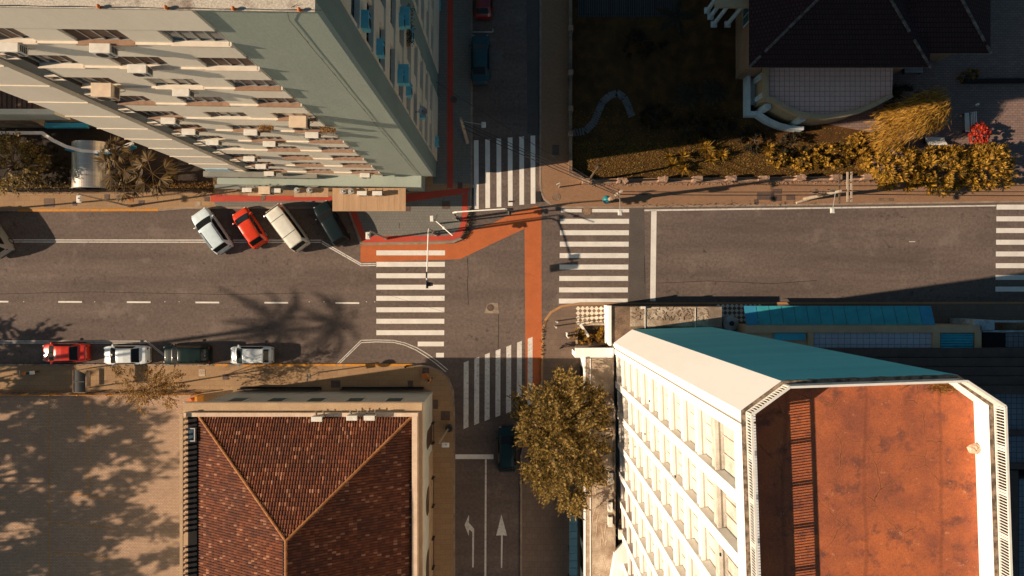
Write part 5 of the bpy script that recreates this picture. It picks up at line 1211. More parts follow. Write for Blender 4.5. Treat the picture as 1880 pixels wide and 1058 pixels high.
# left edge trees and pavement hedge
spray_tree('edge_tree', 'half-shaded tree with gold tips at the left photo edge', (*P(20, 312),), (P(14, 296, 4.5)[0], P(14, 296, 4.5)[1], 3.9), (2.6, 2.3, 1.6), 260, L_TREE, .26, .06, 7, 7, .5, r0=.14)
rosette_bush('fence_shrub', 'dark leafy shrub in shade between edge tree and barrel canopy', 70, 300, 2.2, (2.2, 1.6, 1.2), 170, L_DARK, 110, .32, .06, 7)
for k, (x0, x1, wd) in enumerate(((40, 132, 'left stretch of low clipped hedge behind the pavement fence'), (200, 330, 'right stretch of low clipped hedge behind the pavement fence'), (328, 385, 'short yellowish hedge stretch at the tower foot'))):
    r = random.Random(120 + k); xa, ya = P(x0, 343, 1.0); xb, _ = P(x1, 343, 1.0); t = thing('fence_hedge', wd, 'hedge', ((xa + xb) / 2, ya, .13), 0, 'low hedge behind the pavement fence'); b = MB()
    for q in range(int((xb - xa) * 200)):
        p = Vector((r.uniform(xa, xb) - (xa + xb) / 2, r.gauss(0, .22), r.uniform(.1, .95))); d = rv(r) + Vector((0, 0, .5)); leaf(b, p, d.normalized() * r.uniform(.09, .17), .04)
    b.build('foliage', L_SPARSE if k else L_TREE, t); q = MB(); q.box(-(xb - xa) / 2, (xb - xa) / 2, -.05, .05, 0, .5); q.build('stems', WOOD, t)
fan_palm('left fan palm with ragged brown fronds beside the barrel canopy', P(222, 318), (*P(216, 305, 3.6), 3.6), 11, 1.9, 131, group='fan palms behind the pavement fence')
fan_palm('lower fan palm whose fronds hang over the pavement fence', P(232, 338), (*P(229, 340, 3.2), 3.2), 10, 1.5, 132, group='fan palms behind the pavement fence')
fan_palm('right fan palm touching the cream tower corner', P(283, 322), (*P(279, 318, 3.6), 3.6), 11, 2.0, 133, group='fan palms behind the pavement fence')
fan_palm('small upper fan palm rising above the curved canopy beam', P(213, 292), (*P(204, 276, 4.2), 4.2), 9, 1.4, 134, group='fan palms behind the pavement fence')
# tall palm and broad trees just outside the left edge: their shadows lie on the road and the yard
palm('tall_palm', 'very tall palm standing outside the left edge, known by its long road shadow', P(-300, 712), (*P(-300, 712), 19.4), 17, 4.3, .6, 140, L_PALM, droop=.36, r0=.2, fr=12)
palm('tall_palm', 'second very tall palm outside the left edge, just taller than its neighbour', P(-290, 722), (*P(-290, 722), 21.9), 14, 3.9, .55, 141, L_PALM, droop=.45, r0=.12, fr=12)
def shade_tree(wd, px, py, h, rr, seed, n=620, hh=.30):
    x, y = P(px, py); spray_tree('yard_tree', wd, (x, y), (x, y, h), (rr, rr * 1.05, rr * .8), n, L_TREE, .42, .17, 4, seed, .25, r0=.2, twig=.7, flat=-.7, cl=9, cr=.75, lump=9, group='broad trees outside the left edge')
shade_tree('tall broad tree far outside the left edge shading the yard top', -462, 837, 12.5, 3.3, 160, 300)
shade_tree('tall broad tree far outside the left edge shading the fence line', -352, 862, 12.5, 2.9, 161, 260)
shade_tree('tall broad tree far outside the left edge shading the yard middle', -514, 943, 13.5, 3.3, 162, 300)
shade_tree('tall broad tree outside the left edge with the shadow reaching farthest right', -348, 925, 13.0, 2.9, 163, 240)
shade_tree('tall broad tree far outside the left edge shading the lower middle yard', -473, 1040, 13.0, 3.2, 164, 280)
shade_tree('tall broad tree outside the left edge with a thin crown over mid yard', -372, 1007, 12.5, 2.6, 165, 200)
shade_tree('tall broad tree far outside the lower left corner', -514, 1138, 13.5, 3.3, 166, 300)
shade_tree('tall thin tree outside the lower left corner shading the yard bottom', -382, 1112, 12.5, 2.6, 167, 200)
shade_tree('slender thin tree whose shadow dapples the yard beside the tiled building', -268, 1035, 13.0, 1.9, 168, 60)
shade_tree('slender thin tree whose shadow dapples the yard corner bottom', -258, 1120, 13.0, 1.9, 169, 55)
shade_tree('broad tree outside the left edge shading the red parked sedan', -253, 733, 7.5, 2.5, 170, 260)
shade_tree('small broad tree outside the left edge shading the kerb lane', -292, 680, 7.0, 1.9, 171, 160)
shade_tree('broad tree outside the left edge darkening the forecourt', -190, 268, 9.0, 4.0, 157, 900)
shade_tree('tall tree outside the left edge darkening the yard building', -220, 285, 12.0, 4.5, 158, 900)
# grass on the lawn and loose grass tufts
r = random.Random(9); b = MB()
poly = PP([(1052, 326), (1075, 335), (1598, 331), (1598, 250), (1392, 207), (1392, 60), (1052, 200)])
def inside(x, y):
    c = False; n = len(poly)
    for i in range(n):
        (x0, y0), (x1, y1) = poly[i], poly[i - 1]
        if (y0 > y) != (y1 > y) and x < (x1 - x0) * (y - y0) / (y1 - y0) + x0: c = not c
    return c
n = 0
while n < 16000:
    x, y = P(r.uniform(1050, 1600), r.uniform(200, 336) if r.random() < .3 else r.uniform(262, 336))
    if not inside(x, y): continue
    n += 1; a = r.uniform(0, 6.283); d = Vector((math.cos(a), math.sin(a), .7)).normalized() * r.uniform(.09, .22); leaf(b, Vector((x, y, .155)), d, .018)
struct(b.build('lawn_grass', L_GRASS), 'stuff')
b = MB()   # moss and weeds in kerb gaps
for l, n in (([(848, 438), (858, 425), (862, 400), (863, 384)], 420), ([(1000, 590), (996, 625), (996, 660)], 120), ([(1180, 378), (1500, 374)], 120), ([(0, 668), (400, 670)], 120)):
    pts = [Vector(p) for p in PP(l)]
    for q in range(n): k = r.randrange(len(pts) - 1); p = pts[k].lerp(pts[k + 1], r.random()); a = r.uniform(0, 6.283); leaf(b, Vector((p.x + r.gauss(0, .1), p.y + r.gauss(0, .1), .15)), Vector((math.cos(a) * .1, math.sin(a) * .1, .08)), .03)
struct(b.build('kerb_weeds', L_DARK), 'stuff')
# ------------------------------------------------------------------ street furniture
def lamp_post(wd, base, top, h, arm, head, ang=0, col=POLEC):
    x, y = P(*base); t = thing('street_lamp', wd, 'street lamp', (x, y, .13), 0, 'street lamps'); tx, ty = P(top[0], top[1], h); hx, hy = P(head[0], head[1], h + .1)
    b = MB(); b.path([(0, 0, 0), (tx - x, ty - y, h - .13)], .085, 10, r1=.055); b.tube((0, 0, 0), (0, 0, .5), .13, .11, 12); b.build('pole', col, t)
    b = MB(); b.path([(tx - x, ty - y, h - .15), ((tx + hx) / 2 - x, (ty + hy) / 2 - y, h + .05), (hx - x, hy - y, h + .02)], .03, 7); b.build('arm', METALG, t)
    b = MB(); b.cbox((hx - x, hy - y, h + .03), (.34, .56, .12), ang); b.cbox((hx - x, hy - y, h + .10), (.24, .40, .05), ang); b.build('lamp_head', LAMPW, t, bevel=.03)
    b = MB(); b.tube((hx - x + .05, hy - y + .05, h + .12), (hx - x + .05, hy - y + .05, h + .2), .045, .045, 8); b.build('sensor', METALD, t); return t
lamp_post('white headed street lamp on the left pavement beside the barrel canopy', (240, 379), (143, 356), 7.6, 0, (146, 366))
lamp_post('white headed street lamp on the grey paving left of the traffic signal', (710, 438), (680, 425), 7.6, 0, (676, 433))
lamp_post('street lamp with slanted pole on the pavement right of the tiled building', (824, 785), (806, 814), 7.4, 0, (818, 817), 1.57)
x, y = P(826, 783); t = thing('bollard_bin', 'round dark teal litter bin at the foot of the slanted lamp post', 'litter bin', (x, y, .13)); b = MB(); b.tube((0, 0, 0), (0, 0, .85), .24, .3, 16); b.build('drum', SHUTT, t); b = MB(); b.tube((0, 0, .85), (0, 0, .93), .32, .28, 16); b.build('lid', METALD, t)
# off-frame lamp whose shadow crosses the left pavement
lamp_post('street lamp outside the left edge casting a line across the pavement', (-75, 392), (-110, 380), 7.6, 0, (-110, 392))
# camera pole
x, y = P(807, 411); t = thing('camera_pole', 'camera pole with white box on top and long tilted arm on the corner paving', 'pole', (x, y, .13)); tx, ty = P(795, 402, 5.3)
b = MB(); b.path([(0, 0, 0), (tx - x + .15, ty - y - .1, 5.2)], .075, 10, r1=.055); b.build('pole', METALG, t)
b = MB(); b.cbox((tx - x - .08, ty - y, 5.25), (.26, .46, .3), .05); b.build('control_box', METALW, t, bevel=.02)
ax, ay = P(831, 433, 6.0); b = MB(); b.path([(tx - x + .15, ty - y - .1, 5.1), (ax - x, ay - y, 5.9)], .04, 8); b.build('arm', METALW, t)
mx, my = (tx + ax) / 2 - x + .1, (ty + ay) / 2 - y; b = MB(); b.ball((mx, my - .05, 5.45), .13, 10, 7); b.build('dome_camera', METALW, t)
b = MB(); b.path([(tx - x + .2, ty - y, 5.1), (tx - x + .75, ty - y + .55, 5.5)], .015, 5); b.cbox((tx - x + .3, ty - y + .25, 5.2), (.25, .04, .04), .6); b.build('antenna', METALD, t)
# traffic signals
def signal_head(name, c, ang, t, n=3, s_=1.0, board=True):
    b = MB(); M_ = Matrix.Rotation(ang, 3, 'Z'); h = .34 * n * s_
    def L(v): return Vector(c) + M_ @ Vector(v)
    if board: b.cbox(L((0, 0, -h / 2)), (.04, .66 * s_, h + .25), ang)
    b.cbox(L((.12, 0, -h / 2)), (.20, .34 * s_, h), ang); hd = b.build(name, METALD, t, bevel=.015)
    for k in range(n):
        z = -.17 * s_ - .34 * s_ * k; q = MB(); q.tube(L((.20, 0, z)), L((.235, 0, z)), .11 * s_, .11 * s_, 14); q.build('lens', [plain_tail, LENSY, LENSG][k if n == 3 else 2 * k], hd)
        v = MB(); m = 8
        for j in range(m):
            a0, a1 = math.pi * j / m, math.pi * (j + 1) / m; r_ = .14 * s_
            v.poly([L((.22, r_ * math.cos(a0), z + r_ * math.sin(a0))), L((.42, r_ * math.cos(a0), z + r_ * math.sin(a0))), L((.42, r_ * math.cos(a1), z + r_ * math.sin(a1))), L((.22, r_ * math.cos(a1), z + r_ * math.sin(a1)))])
        v.build('visor', METALD, hd)
LENSY = plain('amber_lens', (.35, .18, .02), .3); LENSG = plain('green_lens', (.02, .2, .12), .3)
def mast(wd, base, bend, h, tip, zt, face, side_face):
    x, y = P(*base); t = thing('traffic_light', wd, 'traffic light', (x, y, .13), 0, 'mast arm traffic lights'); bx2, by2 = P(bend[0], bend[1], h); ex, ey = P(tip[0], tip[1], zt)
    b = MB(); b.tube((0, 0, 0), (bx2 - x, by2 - y, h - .5), .10, .085, 12); b.tube((0, 0, 0), (0, 0, .12), .2, .2, 12); b.build('pole', METALG, t)
    b = MB(); p0 = Vector((bx2 - x, by2 - y, h - .5)); p1 = Vector((ex - x, ey - y, zt)); d = p1 - p0; d.z = 0
    b.path([p0, p0 + Vector((d.x * .02, d.y * .02, .25)), p0 + Vector((d.x * .08, d.y * .08, .5)), p0.lerp(p1, .3) + Vector((0, 0, .35)), p1], .075, 9, r1=.05); b.build('arm', METALW, t)
    signal_head('signal_head', (ex - x, ey - y, zt + .1), face, t); signal_head('side_signal', (bx2 - x + .25 * math.cos(side_face), by2 - y + .25 * math.sin(side_face), 3.7), side_face, t, 2, .8, False)
    b = MB(); b.cbox((p1.x + .18 * math.cos(face + 1.57) , p1.y + .18 * math.sin(face + 1.57) + .55, zt + .05), (.06, .5, .5), face); b.build('sign_plate', METALD, t)
    return t
mast('traffic light whose long pale arm reaches down over the west crosswalk', (801, 430), (787, 420), 5.3, (783.5, 522), 6.0, 0.0, -.6)
mast('traffic light whose pale arm points right over the north crosswalk', (841, 403), (831.5, 390), 5.3, (935, 383.5), 6.0, -1.55, -.9)
# pedestrian post pair and small posts at the corners
for px, py, wd in ((1020, 590, 'upper of two slim grey posts on the corner beside the chequered paving'), (1018, 599, 'lower of two slim grey posts on the corner beside the chequered paving')):
    x, y = P(px, py); t = thing('signal_post', wd, 'post', (x, y, .13), 0, 'slim posts on the south-east corner'); b = MB(); b.tube((0, 0, 0), (-.02, .03, 2.7), .06, .05, 10); b.build('pole', METALG, t)
    b = MB(); b.cbox((.0, .08, 2.5), (.10, .12, .4)); b.build('signal_box', METALG, t, bevel=.02); b = MB(); b.tube((-.02, .03, 2.71), (-.02, .03, 2.78), .07, .04, 10); b.build('cap', LAMPW, t)
x, y = P(1026, 344.5); t = thing('short_post', 'short grey post with white sign plate on the north-east corner pavement', 'post', (x, y, .13)); b = MB(); b.tube((0, 0, 0), (0, .0, 1.25), .06, .05, 10); b.build('pole', METALG, t); b = MB(); b.cbox((-.15, .12, 1.2), (.30, .05, .26), .4); b.build('plate', METALW, t)
x, y = P(587, 683.5); t = thing('traffic_sign', 'leaning traffic sign post with round plate on the lower left pavement', 'traffic sign', (x, y, .13)); b = MB(); b.path([(0, 0, 0), (-.1, -.05, 3.3)], .045, 8); b.build('pole', METALG, t)
b = MB(); b.tube((-.14, -.05, 3.0), (-.16, -.05, 3.0), .31, .31, 24); b.build('round_plate', METALG, t); b = MB(); b.cbox((-.12, -.05, 2.35), (.02, .42, .42)); b.build('square_plate', METALG, t)
x, y = P(747, 672); t = thing('kerb_bollard', 'short dark bollard standing on the yellow kerb', 'bollard', (x, y, .13)); b = MB(); b.tube((0, 0, 0), (0, 0, .75), .1, .08, 12); b.build('body', METALD, t); b = MB(); b.ball((0, 0, .78), .1, 10, 6); b.build('cap', METALD, t)
# public phone hood
x, y = P(1110, 373); t = thing('phone_hood', 'teal domed public phone hood beside the utility pole', 'phone booth', (x, y, .13)); b = MB(); b.ball((-.08, .05, 1.75), .36, 16, 10, sz=1.1); b.build('hood', mat('teal_fibreglass', (.03, .22, .26), (.02, .17, .2), .35, 2, .08), t, smooth=True); b = MB(); b.tube((0, 0, 0), (0, 0, 1.5), .05, .05, 8); b.build('post', METALG, t); b = MB(); b.cbox((.05, 0, 1.25), (.2, .25, .35)); b.build('phone_box', METALD, t)
# utility poles
def upole(wd, base, top, h, arms, trafo, lamp, cb=None):
    x, y = P(*base); t = thing('utility_pole', wd, 'utility pole', (x, y, .13), 0, 'concrete utility poles'); tx, ty = P(top[0], top[1], h); T_ = Vector((tx - x, ty - y, h - .13))
    b = MB(); b.path([(0, 0, 0), T_], .17, 12, r1=.11); b.build('pole', POLEC, t)
    for px, y0, y1, z in arms:
        ax, a0 = P(px, y0, z); _, a1 = P(px, y1, z); b = MB(); b.cbox((ax - x, (a0 + a1) / 2 - y, z - .13), (.11, abs(a1 - a0), .12)); ar = b.build('crossarm', WOOD if px < 1545 else POLEC, t)
        for k in range(4): yy = lerp(a0, a1, (k + .3) / 3.6) - y; q = MB(); q.tube((ax - x, yy, z - .07), (ax - x, yy, z + .04), .05, .05, 8); q.tube((ax - x, yy, z + .04), (ax - x, yy, z + .10), .05, .03, 8); q.build('insulator', CONCB, ar)
    for px, py, z in trafo:
        ax, ay = P(px, py, z); b = MB(); b.tube((ax - x, ay - y, z - .7), (ax - x, ay - y, z), .21, .21, 14); b.cbox((ax - x, ay - y, z + .03), (.3, .3, .08)); b.build('transformer', CONCB, t)
    if lamp:
        px, py, z = lamp; hx, hy = P(px, py, z); b = MB(); b.path([T_ + Vector((0, 0, -.8)), (hx - x, hy - y, z)], .028, 6); b.build('lamp_arm', METALG, t); b = MB(); b.cbox((hx - x, hy - y, z), (.34, .42, .12)); b.cbox((hx - x, hy - y, z + .07), (.24, .3, .05)); b.build('lamp_head', LAMPW, t, bevel=.03)
    return x, y, T_
upole('leaning utility pole with three long crossarms on the right pavement', (1476, 366), (1543, 351), 8.2, [(1541, 319, 374, 7.3), (1556, 316, 371, 7.9), (1563, 316, 371, 7.9)], [(1510, 355, 5.5), (1497, 352, 4.6), (1528, 350, 6.2)], (1527, 387, 7.2))
upole('utility pole with lamp arm on the north-east corner next to the phone hood', (1112, 371), (1141, 351), 8.2, [(1136, 345, 366, 7.6)], [(1126, 362, 5.4)], (1138, 391, 7.4))
upole('shaded utility pole with a teal lamp at the kerb of the upper street', (858, 262), (846, 218), 8.4, [], [], (888, 230, 7.5))
x, y = P(1078, 336); t = thing('corner_post', 'rough wooden cable post at the corner of the stone garden wall', 'post', (x, y, .13)); b = MB(); b.path([(0, 0, 0), (.35, .55, 5.2)], .11, 9, r1=.08); b.build('pole', WOOD, t)
for k in range(2): b = MB(); b.cbox((.3 + .1 * k, .45 + .2 * k, 4.6 + .5 * k), (.7, .08, .08), -.6); b.build('crossarm', WOOD, t)
def cable(wd, a, c, sag, r_=.022, n=14):
    a = Vector(V3(*a)); c = Vector(V3(*c)); b = MB(); pts = []
    for k in range(n + 1): f = k / n; p = a.lerp(c, f); p.z -= sag * 4 * f * (1 - f); pts.append(p)
    b.path(pts, r_, 5); tag(b.build('power_cable', METALD), wd, 'cable', 'overhead cables')
cable('upper overhead cable from the shaded pole to the corner pole', (848, 222, 8.2), (1138, 350, 7.9), .5)
cable('middle overhead cable from the shaded pole to the corner pole', (850, 228, 7.6), (1136, 354, 7.4), .5, .028)
cable('lowest overhead cable from the shaded pole to the corner pole', (851, 236, 6.8), (1133, 358, 6.6), .4, .03)
cable('overhead cable from the wooden wall post up to the corner pole', (1082, 326, 5.2), (1134, 357, 6.4), .2, .03)
cable('overhead cable leaving the wooden wall post across the lawn corner', (1080, 325, 5.1), (800, 150, 8.2), .6, .024)
cable('pale overhead cable between corner pole and leaning pole', (1142, 352, 7.6), (1541, 352, 7.4), .25, .028)
cable('thick overhead cable between corner pole and leaning pole', (1138, 357, 6.6), (1520, 358, 6.4), .3, .038)
cable('overhead cable running right from the leaning pole along the pavement', (1543, 350, 7.4), (2050, 352, 7.4), .3, .03)
cable('lower overhead cable running right from the leaning pole', (1530, 356, 6.4), (2050, 360, 6.4), .3, .038)
cable('thin wire slanting over the west crosswalk', (640, 520, 6.0), (905, 600, 6.0), .1, .008)
# stone garden wall with piers
t = thing('garden_wall', 'low rough stone wall with stout piers between lawn and pavement', 'wall', (0, 0, 0)); a_ = PP([(1078, 334), (1598, 328)])
b = MB(); b.strip(a_, .38, .1, .42); b.build('wall_base', STONE, t)
R2 = random.Random(77); pr = [(1078, 333), (1142, 332), (1217, 330), (1280, 329), (1342, 328), (1402, 328), (1469, 327), (1535, 326), (1592, 326)]
for k, (px, py) in enumerate(pr):
    x, y = P(px, py, .8); b = MB()
    for q in range(9): b.cbox((x + R2.uniform(-.3, .3), y + R2.uniform(-.12, .12), .75 + R2.uniform(-.1, .3)), (R2.uniform(.22, .4), R2.uniform(.2, .36), R2.uniform(.25, .45)), R2.uniform(0, 1.5))
    b.cbox((x, y, .6), (.85, .42, 1.0), -.01); b.build('pier', STONE, t, bevel=.03)
for k in range(len(pr) - 1):
    x0, y0 = P(*pr[k], .8); x1, y1 = P(*pr[k + 1], .8); b = MB(); n = max(3, int((x1 - x0 - .9) / .14)); b.tube((x0 + .42, y0, 1.05), (x1 - .42, y1, 1.05), .025, .025, 6); b.tube((x0 + .42, y0, .55), (x1 - .42, y1, .55), .02, .02, 6)
    for q in range(n + 1): xx = lerp(x0 + .45, x1 - .45, q / n); yy = lerp(y0, y1, q / n); b.box(xx - .045, xx + .045, yy - .02, yy + .02, .42, 1.1)
    b.build('iron_infill', METALD, t)
b = MB()
for k in range(420): px = R2.uniform(1085, 1595); x, y = P(px, 339.5 - (px - 1085) * .0125 + R2.gauss(0, 1.6)); b.cbox((x, y, .16), (R2.uniform(.05, .16), R2.uniform(.04, .10), R2.uniform(.03, .08)), R2.uniform(0, 3))
struct(b.build('rubble_edging', STONE), 'stuff')
t = thing('side_wall', 'low shaded wall along the left side of the lawn', 'wall', (0, 0, 0)); b = MB(); b.strip(PP([(1046, -300), (1046, 318), (1076, 336)]), .28, .1, .9); b.build('wall_body', CONCB, t)
for py in (60, 140, 205, 250): x, y = P(1046, py); b = MB(); b.cbox((x, y, .6), (.42, .42, 1.1)); b.build('pier', STONE, t)
# fences
def fence(wd, pts, h, sp, m, name='fence', rails=(.95, .3), bar=.012):
    t = thing(name, wd, 'fence', (0, 0, 0)); w_ = [Vector(p) for p in PP(pts)]
    b = MB()
    for k in range(len(w_) - 1):
        for f in rails: b.tube((w_[k].x, w_[k].y, .13 + h * f), (w_[k + 1].x, w_[k + 1].y, .13 + h * f), .025, .025, 6)
        n = int((w_[k + 1] - w_[k]).length / sp)
        for q in range(n): p = w_[k].lerp(w_[k + 1], q / n); b.box(p.x - bar, p.x + bar, p.y - bar, p.y + bar, .13, .13 + h)
    b.build('bars', m, t); n = max(2, int((w_[-1] - w_[0]).length / 2.4))
    for q in range(n + 1): p = w_[0].lerp(w_[-1], q / n); b = MB(); b.box(p.x - .05, p.x + .05, p.y - .05, p.y + .05, .13, .2 + h); b.build('post', m, t)
    b = MB(); b.strip([(p.x, p.y) for p in w_], .22, .1, .34); b.build('plinth', CONCB, t)
fence('dark bar fence behind the upper left pavement in front of the palms', [(27, 353.5), (392, 353)], 1.5, .12, METALD, bar=.022)
fence('thin ochre railed fence between lower left pavement and cobbled yard', [(-300, 722), (362, 722)], 1.1, .5, YELLP, rails=(1.0,), bar=.012)
t = thing('yard_gate_post', 'orange and yellow post pair at the yard fence corner by the tiled building', 'gate post', V3(369, 731, .13)); b = MB(); b.box(.05, .25, -.4, .35, 0, 1.3); b.build('yellow_post', YELLP, t); b = MB(); b.tube((-.5, -.05, 0), (-.5, -.05, 1.1), .16, .2, 12); b.build('orange_drum', ORANGEI, t)
t = thing('bus_shelter', 'small glass-roofed bus shelter on the lower left pavement', 'bus shelter', V3(174, 694, .13)); b = MB(); n = 8
for k in range(n): a0, a1 = k / n, (k + 1) / n; b.poly([(-.48 + .98 * a0, -.92, 2.1 + .12 * math.sin(a0 * 3.1)), (-.48 + .98 * a1, -.92, 2.1 + .12 * math.sin(a1 * 3.1)), (-.48 + .98 * a1, .92 - .35 * a1 ** 3, 2.1 + .12 * math.sin(a1 * 3.1)), (-.48 + .98 * a0, .92 - .35 * a0 ** 3, 2.1 + .12 * math.sin(a0 * 3.1))])
b.build('glass_roof', mat('smoked_roof_glass', (.03, .034, .036), (.018, .02, .022), .6, 1.2, .1, spec=.1), t, smooth=True); b = MB(); b.box(-.56, -.49, -.95, .95, 2.06, 2.16); b.build('side_beam', CONCB, t); b = MB(); b.box(-.48, .5, -.99, -.93, 2.06, 2.16); b.build('end_beam', CONCB, t); b = MB(); b.box(-.48, .5, -.06, .0, 2.24, 2.28); b.build('rib', METALD, t)
for sy in (-.85, .85): b = MB(); b.tube((-.5, sy, 0), (-.5, sy, 2.06), .05, .05, 8); b.build('post', METALG, t)
b = MB(); b.box(-.45, -.1, -.7, .7, .42, .47); b.build('bench', WOOD, t)
# benches on the garden paving
def bench(wd, px, py, rz, L_=1.65):
    t = thing('garden_bench', wd, 'bench', (*P(px, py, .5), .155), rz, 'white slatted garden benches'); b = MB()
    for k in range(4): b.box(-L_ / 2, L_ / 2, .02 + k * .1, .10 + k * .1, .40, .44)
    b.build('seat', METALW, t); b = MB()
    for k in range(4): b.box(-L_ / 2, L_ / 2, -.36 + k * .09, -.29 + k * .09, .80 - k * .08, .84 - k * .08)
    b.build('backrest', METALW, t)
    for sx in (-L_ / 2 + .1, L_ / 2 - .1): b = MB(); b.box(sx - .03, sx + .03, -.03, .40, 0, .399); b.box(sx - .03, sx + .03, -.09, -.03, 0, .6); b.build('leg', METALD, t)
bench('white slatted bench standing upright in the picture beside the red bush', 1779, 225, math.pi / 2 + .04); bench('white slatted bench above the middle golden bush', 1716, 261, 0.0)
t = thing('garden_lamp', 'small white garden light post above the white bench', 'garden light', V3(1780, 198, .155)); b = MB(); b.tube((0, 0, 0), (0, 0, .9), .05, .05, 8); b.build('post', METALG, t); b = MB(); b.tube((0, 0, .9), (0, 0, 1.15), .12, .10, 12); b.build('lantern', LAMPW, t)
t = thing('low_wall', 'low dark brick wall end on the shaded garden paving right side', 'wall', (0, 0, 0)); b = MB(); b.strip(PP([(1762, 152), (2100, 150)]), .3, .1, .7); b.build('body', BLACKR, t)
t = thing('gate_pillar', 'pale gate pillar between the weeping tree and golden bushes', 'pillar', V3(1625, 268, .155)); b = MB(); b.box(-.18, .18, -.35, .3, 0, 1.7); b.build('shaft', BANDP, t); b = MB(); b.box(-.22, .22, -.39, .34, 1.7, 1.78); b.build('cap', BANDT, t)
# low parapet bits on the road edge near the white tower
t = thing('fallen_log', 'pale split log lying at the foot of the leaning utility pole', 'log', V3(1478, 368, .2), .28); b = MB(); b.tube((-.8, 0, .0), (.7, 0, .05), .11, .16, 9); b.build('wood', STAIN, t)

# ------------------------------------------------------------------ motorcycle, people, dog
x, y = P(60, 683.5); t = thing('parked_motorcycle', 'parked motorcycle with orange panels in shade on the left pavement', 'motorcycle', (x, y, .13), .12)
for sx in (-.52, .52):
    b = MB(); n = 18
    for k in range(n):
        a0, a1 = 6.2832 * k / n, 6.2832 * (k + 1) / n
        b.tube((sx + .23 * math.cos(a0), 0, .28 + .23 * math.sin(a0)), (sx + .23 * math.cos(a1), 0, .28 + .23 * math.sin(a1)), .05, .05, 6)
    w_ = b.build('wheel', RUBBER, t); b = MB(); b.tube((sx, -.03, .28), (sx, .03, .28), .1, .1, 12); b.build('hub', METALG, w_)
b = MB(); b.cbox((.08, 0, .45), (.45, .22, .3)); b.build('engine', METALG, t, bevel=.03); b = MB(); b.ball((-.12, 0, .72), .17, 12, 8, sz=.7); b.build('fuel_tank', ORANGEI, t, smooth=True)
b = MB(); b.cbox((.32, 0, .74), (.5, .2, .1)); b.build('saddle', METALD, t, bevel=.03); b = MB(); b.path([(-.35, -.34, .95), (-.42, -.1, .92), (-.42, .1, .92), (-.35, .34, .95)], .018, 6); b.build('handlebar', METALG, t); b = MB(); b.path([(-.42, 0, .92), (-.52, 0, .28)], .035, 6); b.build('fork', METALG, t); b = MB(); b.cbox((-.58, 0, .55), (.4, .14, .05), 0, 0, .2); b.build('front_fender', ORANGEI, t)
b = MB(); b.cbox((.62, 0, .82), (.32, .3, .26)); b.build('carrier_box', METALW, t, bevel=.03)
def skinfig(name, verts, edges, radii, m, parent, sub=1):
    me = bpy.data.meshes.new(name); me.from_pydata(verts, edges, []); o = bpy.data.objects.new(name, me); COL.objects.link(o); o.parent = parent; me.materials.append(m)
    s_ = o.modifiers.new('skin', 'SKIN'); 
    if not me.skin_vertices: pass
    ly = me.skin_vertices[0].data if me.skin_vertices else None
    if ly is None:
        bm = bmesh.new(); bm.from_mesh(me); bm.verts.layers.skin.verify(); bm.to_mesh(me); bm.free(); ly = me.skin_vertices[0].data
    for i, r_ in enumerate(radii): ly[i].radius = (r_, r_); ly[i].use_root = (i == 0)
    u = o.modifiers.new('sub', 'SUBSURF'); u.levels = sub; u.render_levels = sub
    return o
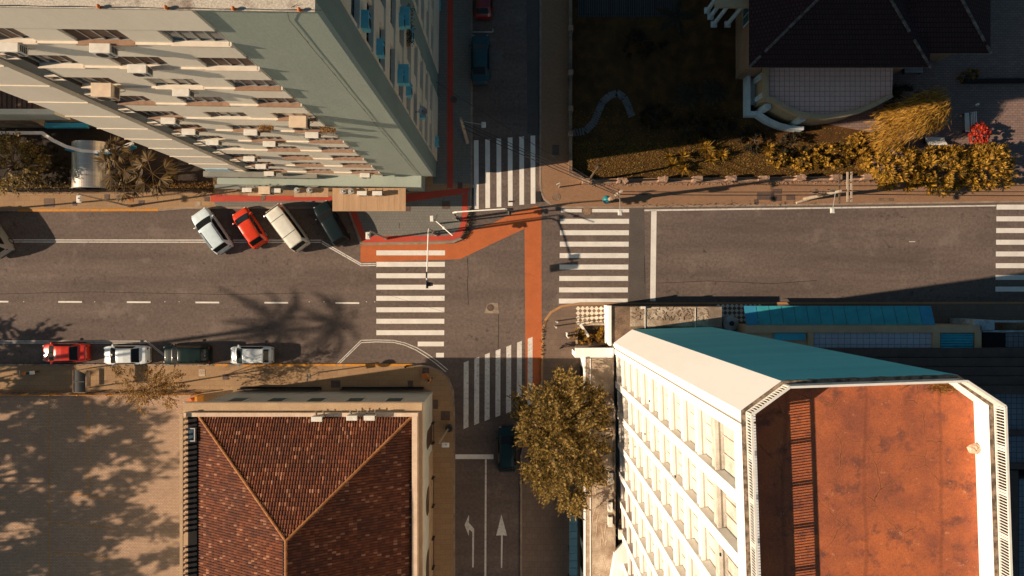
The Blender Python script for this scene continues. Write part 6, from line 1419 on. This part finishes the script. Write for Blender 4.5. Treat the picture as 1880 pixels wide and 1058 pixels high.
def person(wd, px, py, ang, top, legs, skin, hair, stride=.32, carry=None):
    x, y = P(px, py); t = thing('person', wd, 'person', (x, y, .13), rad(ang)); s_ = stride
    mt = mat('cloth_' + wd.split()[2] + '_top', top, None, .9, 6, .1); ml = mat('cloth_' + wd.split()[2] + '_legs', legs, None, .9, 6, .1); ms = mat('skin_' + wd.split()[2], skin, None, .6, 5, .05); mh = mat('hair_' + wd.split()[2], hair, None, .8, 9, .1)
    # one continuous body: pelvis 0, spine, neck, head ; arms with hands ; legs with feet
    V = [(0, 0, .95), (0, 0, 1.15), (0, 0, 1.38), (.01, 0, 1.50), (.03, 0, 1.62), (.03, 0, 1.72),
         (0, .19, 1.42), (-.12, .25, 1.17), (.08, .27, .95), (0, -.19, 1.42), (.10, -.25, 1.17), (.28, -.24, .98),
         (0, .10, .92), (s_ * .55, .10, .52), (s_ * .8, .10, .09), (s_ * .8 + .17, .11, .05), (0, -.10, .92), (-s_ * .2, -.10, .50), (-s_ * .95, -.10, .14), (-s_ * .95 + .15, -.11, .05)]
    Ed = [(0, 1), (1, 2), (2, 3), (3, 4), (4, 5), (2, 6), (6, 7), (7, 8), (2, 9), (9, 10), (10, 11), (0, 12), (12, 13), (13, 14), (14, 15), (0, 16), (16, 17), (17, 18), (18, 19)]
    rr = [.14, .135, .15, .055, .10, .08, .065, .045, .032, .065, .045, .032, .09, .062, .042, .035, .09, .062, .042, .035]
    o = skinfig('body', V, Ed, rr, ms, t, 2)
    # clothing: shirt and trousers as looser skins over the body
    skinfig('shirt', [(0, 0, .93), (0, 0, 1.15), (0, 0, 1.40), (0, .19, 1.43), (-.10, .24, 1.22), (0, -.19, 1.43), (.08, -.24, 1.22)], [(0, 1), (1, 2), (2, 3), (3, 4), (2, 5), (5, 6)], [.165, .16, .175, .085, .07, .085, .07], mt, t, 2)
    skinfig('trousers', [(0, 0, .94), (0, .10, .90), (s_ * .55, .10, .52), (s_ * .8, .10, .13), (0, -.10, .90), (-s_ * .2, -.10, .50), (-s_ * .93, -.10, .18)], [(0, 1), (1, 2), (2, 3), (0, 4), (4, 5), (5, 6)], [.155, .11, .08, .062, .11, .08, .062], ml, t, 2)
    b = MB(); b.ball((.015, 0, 1.685), .108, 12, 8, sz=1.05); b.build('hair', mh, t, smooth=True)
    b = MB()
    for hx, hy, hz in ((.08, .27, .93), (.28, -.24, .96)):
        b.cbox((hx, hy, hz), (.09, .035, .085), .1)
        for k in range(4): b.path([(hx - .035 + .024 * k, hy, hz - .04), (hx - .03 + .024 * k, hy + .005, hz - .085 + .012 * abs(k - 1.5)), (hx - .018 + .024 * k, hy + .01, hz - .115 + .012 * abs(k - 1.5))], .0095, 6, r1=.007)
        b.path([(hx + .045, hy, hz), (hx + .075, hy, hz - .03), (hx + .08, hy, hz - .06)], .011, 6, r1=.008)
    b.build('hands', ms, o)
    b = MB()
    for sy in (.035, -.035): b.ball((.125, sy, 1.66), .014, 6, 4)
    b.path([(.125, 0, 1.655), (.148, 0, 1.625), (.125, 0, 1.615)], .013, 5); b.build('face', mh, o)
    return t
person('person in white shirt walking on the corner pavement towards the planter', 1040, 614, 10, (.72, .66, .58), (.05, .05, .06), (.40, .24, .16), (.03, .02, .015))
person('person in orange shirt standing in shade at the bend of the lower pavement', 792, 694, 150, (.55, .22, .06), (.08, .06, .05), (.40, .24, .16), (.05, .03, .02), stride=.1)
t = thing('yellow_box', 'yellow delivery box on the ground next to the person in orange shirt', 'box', V3(781, 690, .13), .2); b = MB(); b.box(-.24, .24, -.22, .22, 0, .42); b.build('box_body', mat('yellow_fabric', (.55, .28, .03), None, .8, 5, .1), t, bevel=.04); b = MB(); b.box(-.25, .25, -.23, .23, .42, .46); b.build('lid', ORANGEI, t, bevel=.02)
# dark dog trotting ahead
x, y = P(1035, 634); t = thing('dog', 'dark dog trotting along the tan corner pavement below the person in white', 'dog', (x, y, .13), rad(210))
DM = mat('dark_dog_fur', (.03, .022, .02), (.06, .045, .04), .9, 8, .3)
Vd = [(-.28, 0, .46), (-.05, 0, .45), (.18, 0, .46), (.30, 0, .54), (.40, 0, .62), (.52, 0, .58), (-.38, 0, .50), (-.52, 0, .62),
      (.16, .09, .30), (.22, .09, .17), (.19, .09, .03), (.16, -.09, .30), (.08, -.09, .17), (.10, -.09, .03),
      (-.26, .09, .34), (-.36, .09, .20), (-.32, .09, .03), (-.26, -.09, .34), (-.20, -.09, .20), (-.14, -.09, .03)]
Ee = [(0, 1), (1, 2), (2, 3), (3, 4), (4, 5), (0, 6), (6, 7), (2, 8), (8, 9), (9, 10), (2, 11), (11, 12), (12, 13), (0, 14), (14, 15), (15, 16), (0, 17), (17, 18), (18, 19)]
rd = [.10, .095, .125, .075, .085, .04, .035, .018, .05, .032, .03, .05, .032, .03, .06, .034, .03, .06, .034, .03]
do = skinfig('body', Vd, Ee, rd, DM, t, 2); b = MB()
for sy in (.05, -.05): b.poly([(.36, sy - .03, .68), (.40, sy + .03, .69), (.37, sy * 1.6, .78)]); b.poly([(.36, sy - .03, .68), (.37, sy * 1.6, .78), (.40, sy + .03, .69)])
b.build('ears', DM, do)
